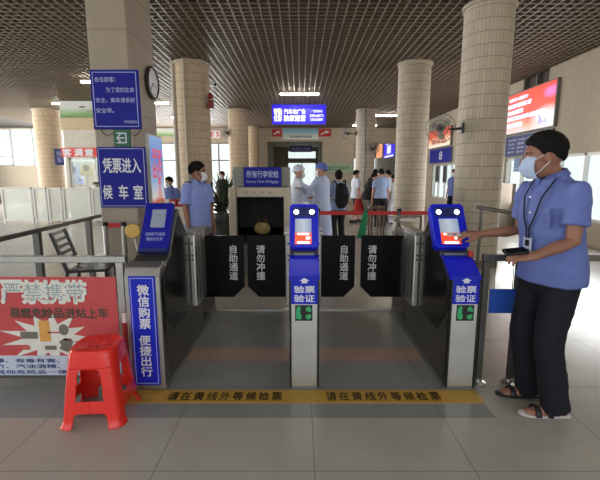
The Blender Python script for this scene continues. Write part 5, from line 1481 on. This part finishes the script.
# ---- passengers
def far(label, px, Y, H, rz, **k):
    p = at(px, 200, Y); d = dict(vox=.013, seed=int(px) % 17, mask='mask_white', head_scale=1.04); d.update(k)
    return person('person', label, (p.x, Y, 0), rz, H, d)
bpk, bi = far('passenger with long black hair and a dark backpack walking away behind the long red belt', 338.5, 8.6, 1.55, 12, top='tee', top_mat='shirt_sky', trouser_mat='black_cloth', hair='long', hair_thick=.3, slim=.95)
b = MB(); b.loft([(0, -.20, .82), (0, -.23, .9), (0, -.24, 1.05), (0, -.22, 1.2), (0, -.17, 1.27)], [(.10, .05), (.145, .085), (.15, .10), (.135, .085), (.08, .04)], 18, round_caps=True)
t2 = thing('backpack', 'dark backpack worn by the long-haired passenger behind the long red belt', 'bag', bpk.location, bpk.rotation_euler.z)
link_mesh('bag_body', remesh(b, .012, 2, .5, .006, .1, 3), M['black_cloth'], t2)
b = MB()
for sx in (-1, 1): b.tube([(sx * .09, -.18, 1.22), (sx * .11, -.10, 1.36), (sx * .115, .05, 1.33), (sx * .12, .13, 1.15), (sx * .13, .02, .98), (sx * .12, -.17, .93)], .016, 8)
b.build('shoulder_strap', M['navy'], t2, world=False)
MB().obox((0, -.335, 1.0), (.19, .16, .03), (1, 0, 0), UP).build('pocket', M['navy'], t2, world=False, bevel=.01)
far('passenger in white shirt and black shorts walking right far down the hall', 355.5, 12.6, 1.62, -70, top='tee', top_mat='white_cloth', trouser_mat='black_cloth', trouser_end=.4, feet=[((-.09, .14), 0), ((.09, -.16), 0)])
far('passenger in black top and grey trousers bending forward in the queue', 366.5, 12.0, 1.60, -60, top='tee', top_mat='black_cloth', trouser_mat='grey_cloth', lean=26, head=(0, -10, 0))
far('passenger in light blue shirt seen from behind at the front of the queue', 380.5, 11.4, 1.64, 10, top='tee', top_mat='shirt_sky', trouser_mat='navy', hem=.86)
far('passenger in dark top just left behind the light blue shirted one', 374.5, 13.4, 1.66, -20, top='tee', top_mat='black_cloth', trouser_mat='navy')
far('dark-haired passenger in white top right of the light blue shirted one', 387.5, 12.8, 1.62, 30, top='tee', top_mat='white_cloth', trouser_mat='black_cloth')
far('passenger in pale grey clothes at the right end of the queue', 393.5, 12.2, 1.48, 20, top='tee', top_mat='grey_print', trouser_mat='white_cloth')
far('guard in blue shirt standing far away by the right wall windows', 453.0, 13.6, 1.66, 120, top='shirt', top_mat='shirt_blue', trouser_mat='navy', vox=.012)
far('clerk in blue shirt and white mask behind the pale service counter', 170.5, 8.6, 1.42, 170, top='shirt', top_mat='shirt_blue', trouser_mat='navy', vox=.012, head=(-30, -12, 0))
far('dark-clothed passenger standing deep in the hall between the guard and the scanner', 223, 12.5, 1.58, 150, top='tee', top_mat='black_cloth', trouser_mat='navy')
q = at(358.5, 205, 12.1)
t = thing('shoulder_bag', 'red shopping bag hanging at the side of the white-shirted passenger', 'bag', q)
MB().loft([q - UP * .22, q - UP * .1, q + UP * .08, q + UP * .16], [(.15, .06), (.16, .08), (.12, .05), (.09, .03)], 14, round_caps=True).build('bag_body', M['bag_red'], t, smooth=True)
MB().tube([q + V((-.07, 0, .15)), q + V((-.04, 0, .3)), q + V((.04, 0, .3)), q + V((.07, 0, .15))], .01, 8).build('handle', M['bag_red'], t)
bpy.data.objects.remove(_rm); bpy.data.objects.remove(_to); bpy.data.curves.remove(_tc)
# ================================================================== light, sky, camera
W = bpy.data.worlds.new('sky'); SC.world = W; W.use_nodes = True
nt = W.node_tree; bg = nt.nodes['Background']
tc = nt.nodes.new('ShaderNodeTexCoord'); sp = nt.nodes.new('ShaderNodeSeparateXYZ'); nt.links.new(tc.outputs['Generated'], sp.inputs[0])
r = nt.nodes.new('ShaderNodeValToRGB'); nt.links.new(sp.outputs[2], r.inputs[0])
r.color_ramp.elements[0].position = 0.0; r.color_ramp.elements[0].color = (.86, .88, .86, 1)
r.color_ramp.elements[1].position = .6; r.color_ramp.elements[1].color = (.80, .88, 1.0, 1)
nt.links.new(r.outputs[0], bg.inputs[0]); bg.inputs[1].default_value = 1.5
def area(name, loc, rot, sx, sy, power, col=(1, 1, 1)):
    l = bpy.data.lights.new(name, 'AREA'); l.shape = 'RECTANGLE'; l.size = sx; l.size_y = sy; l.energy = power; l.color = col
    o = bpy.data.objects.new(name, l); COL.objects.link(o); o.location = loc; o.rotation_euler = rot; return o
# daylight through the windows and the open entrance behind the photographer
area('window_daylight', (LX + .3, 11, 2.1), (0, R(-90), 0), 3.0, 18, 1700, (1, .98, .95))
area('window_daylight', (WX - .15, 9.7, 1.3), (0, R(90), 0), 1.2, 5.2, 110)
area('window_daylight', (-9, BY - .2, 2.2), (R(-90), 0, 0), 10, 2.4, 1300)
cd = bpy.data.cameras.new('camera'); co = bpy.data.objects.new('camera', cd); COL.objects.link(co)
co.location = CAMP; co.rotation_euler = (PI / 2 - PITCH, 0, 0)
cd.sensor_fit = 'HORIZONTAL'; cd.sensor_width = 36; cd.lens = 36 * F_PX / 600; cd.clip_end = 200; cd.clip_start = .05
SC.camera = co
SC.view_settings.view_transform = 'Standard'; SC.view_settings.look = 'None'; SC.view_settings.gamma = 1
SC.view_settings.use_curve_mapping = False
SC.view_settings.exposure = 0.32
SC.cycles.use_denoising = True
SC.cycles.max_bounces = 8
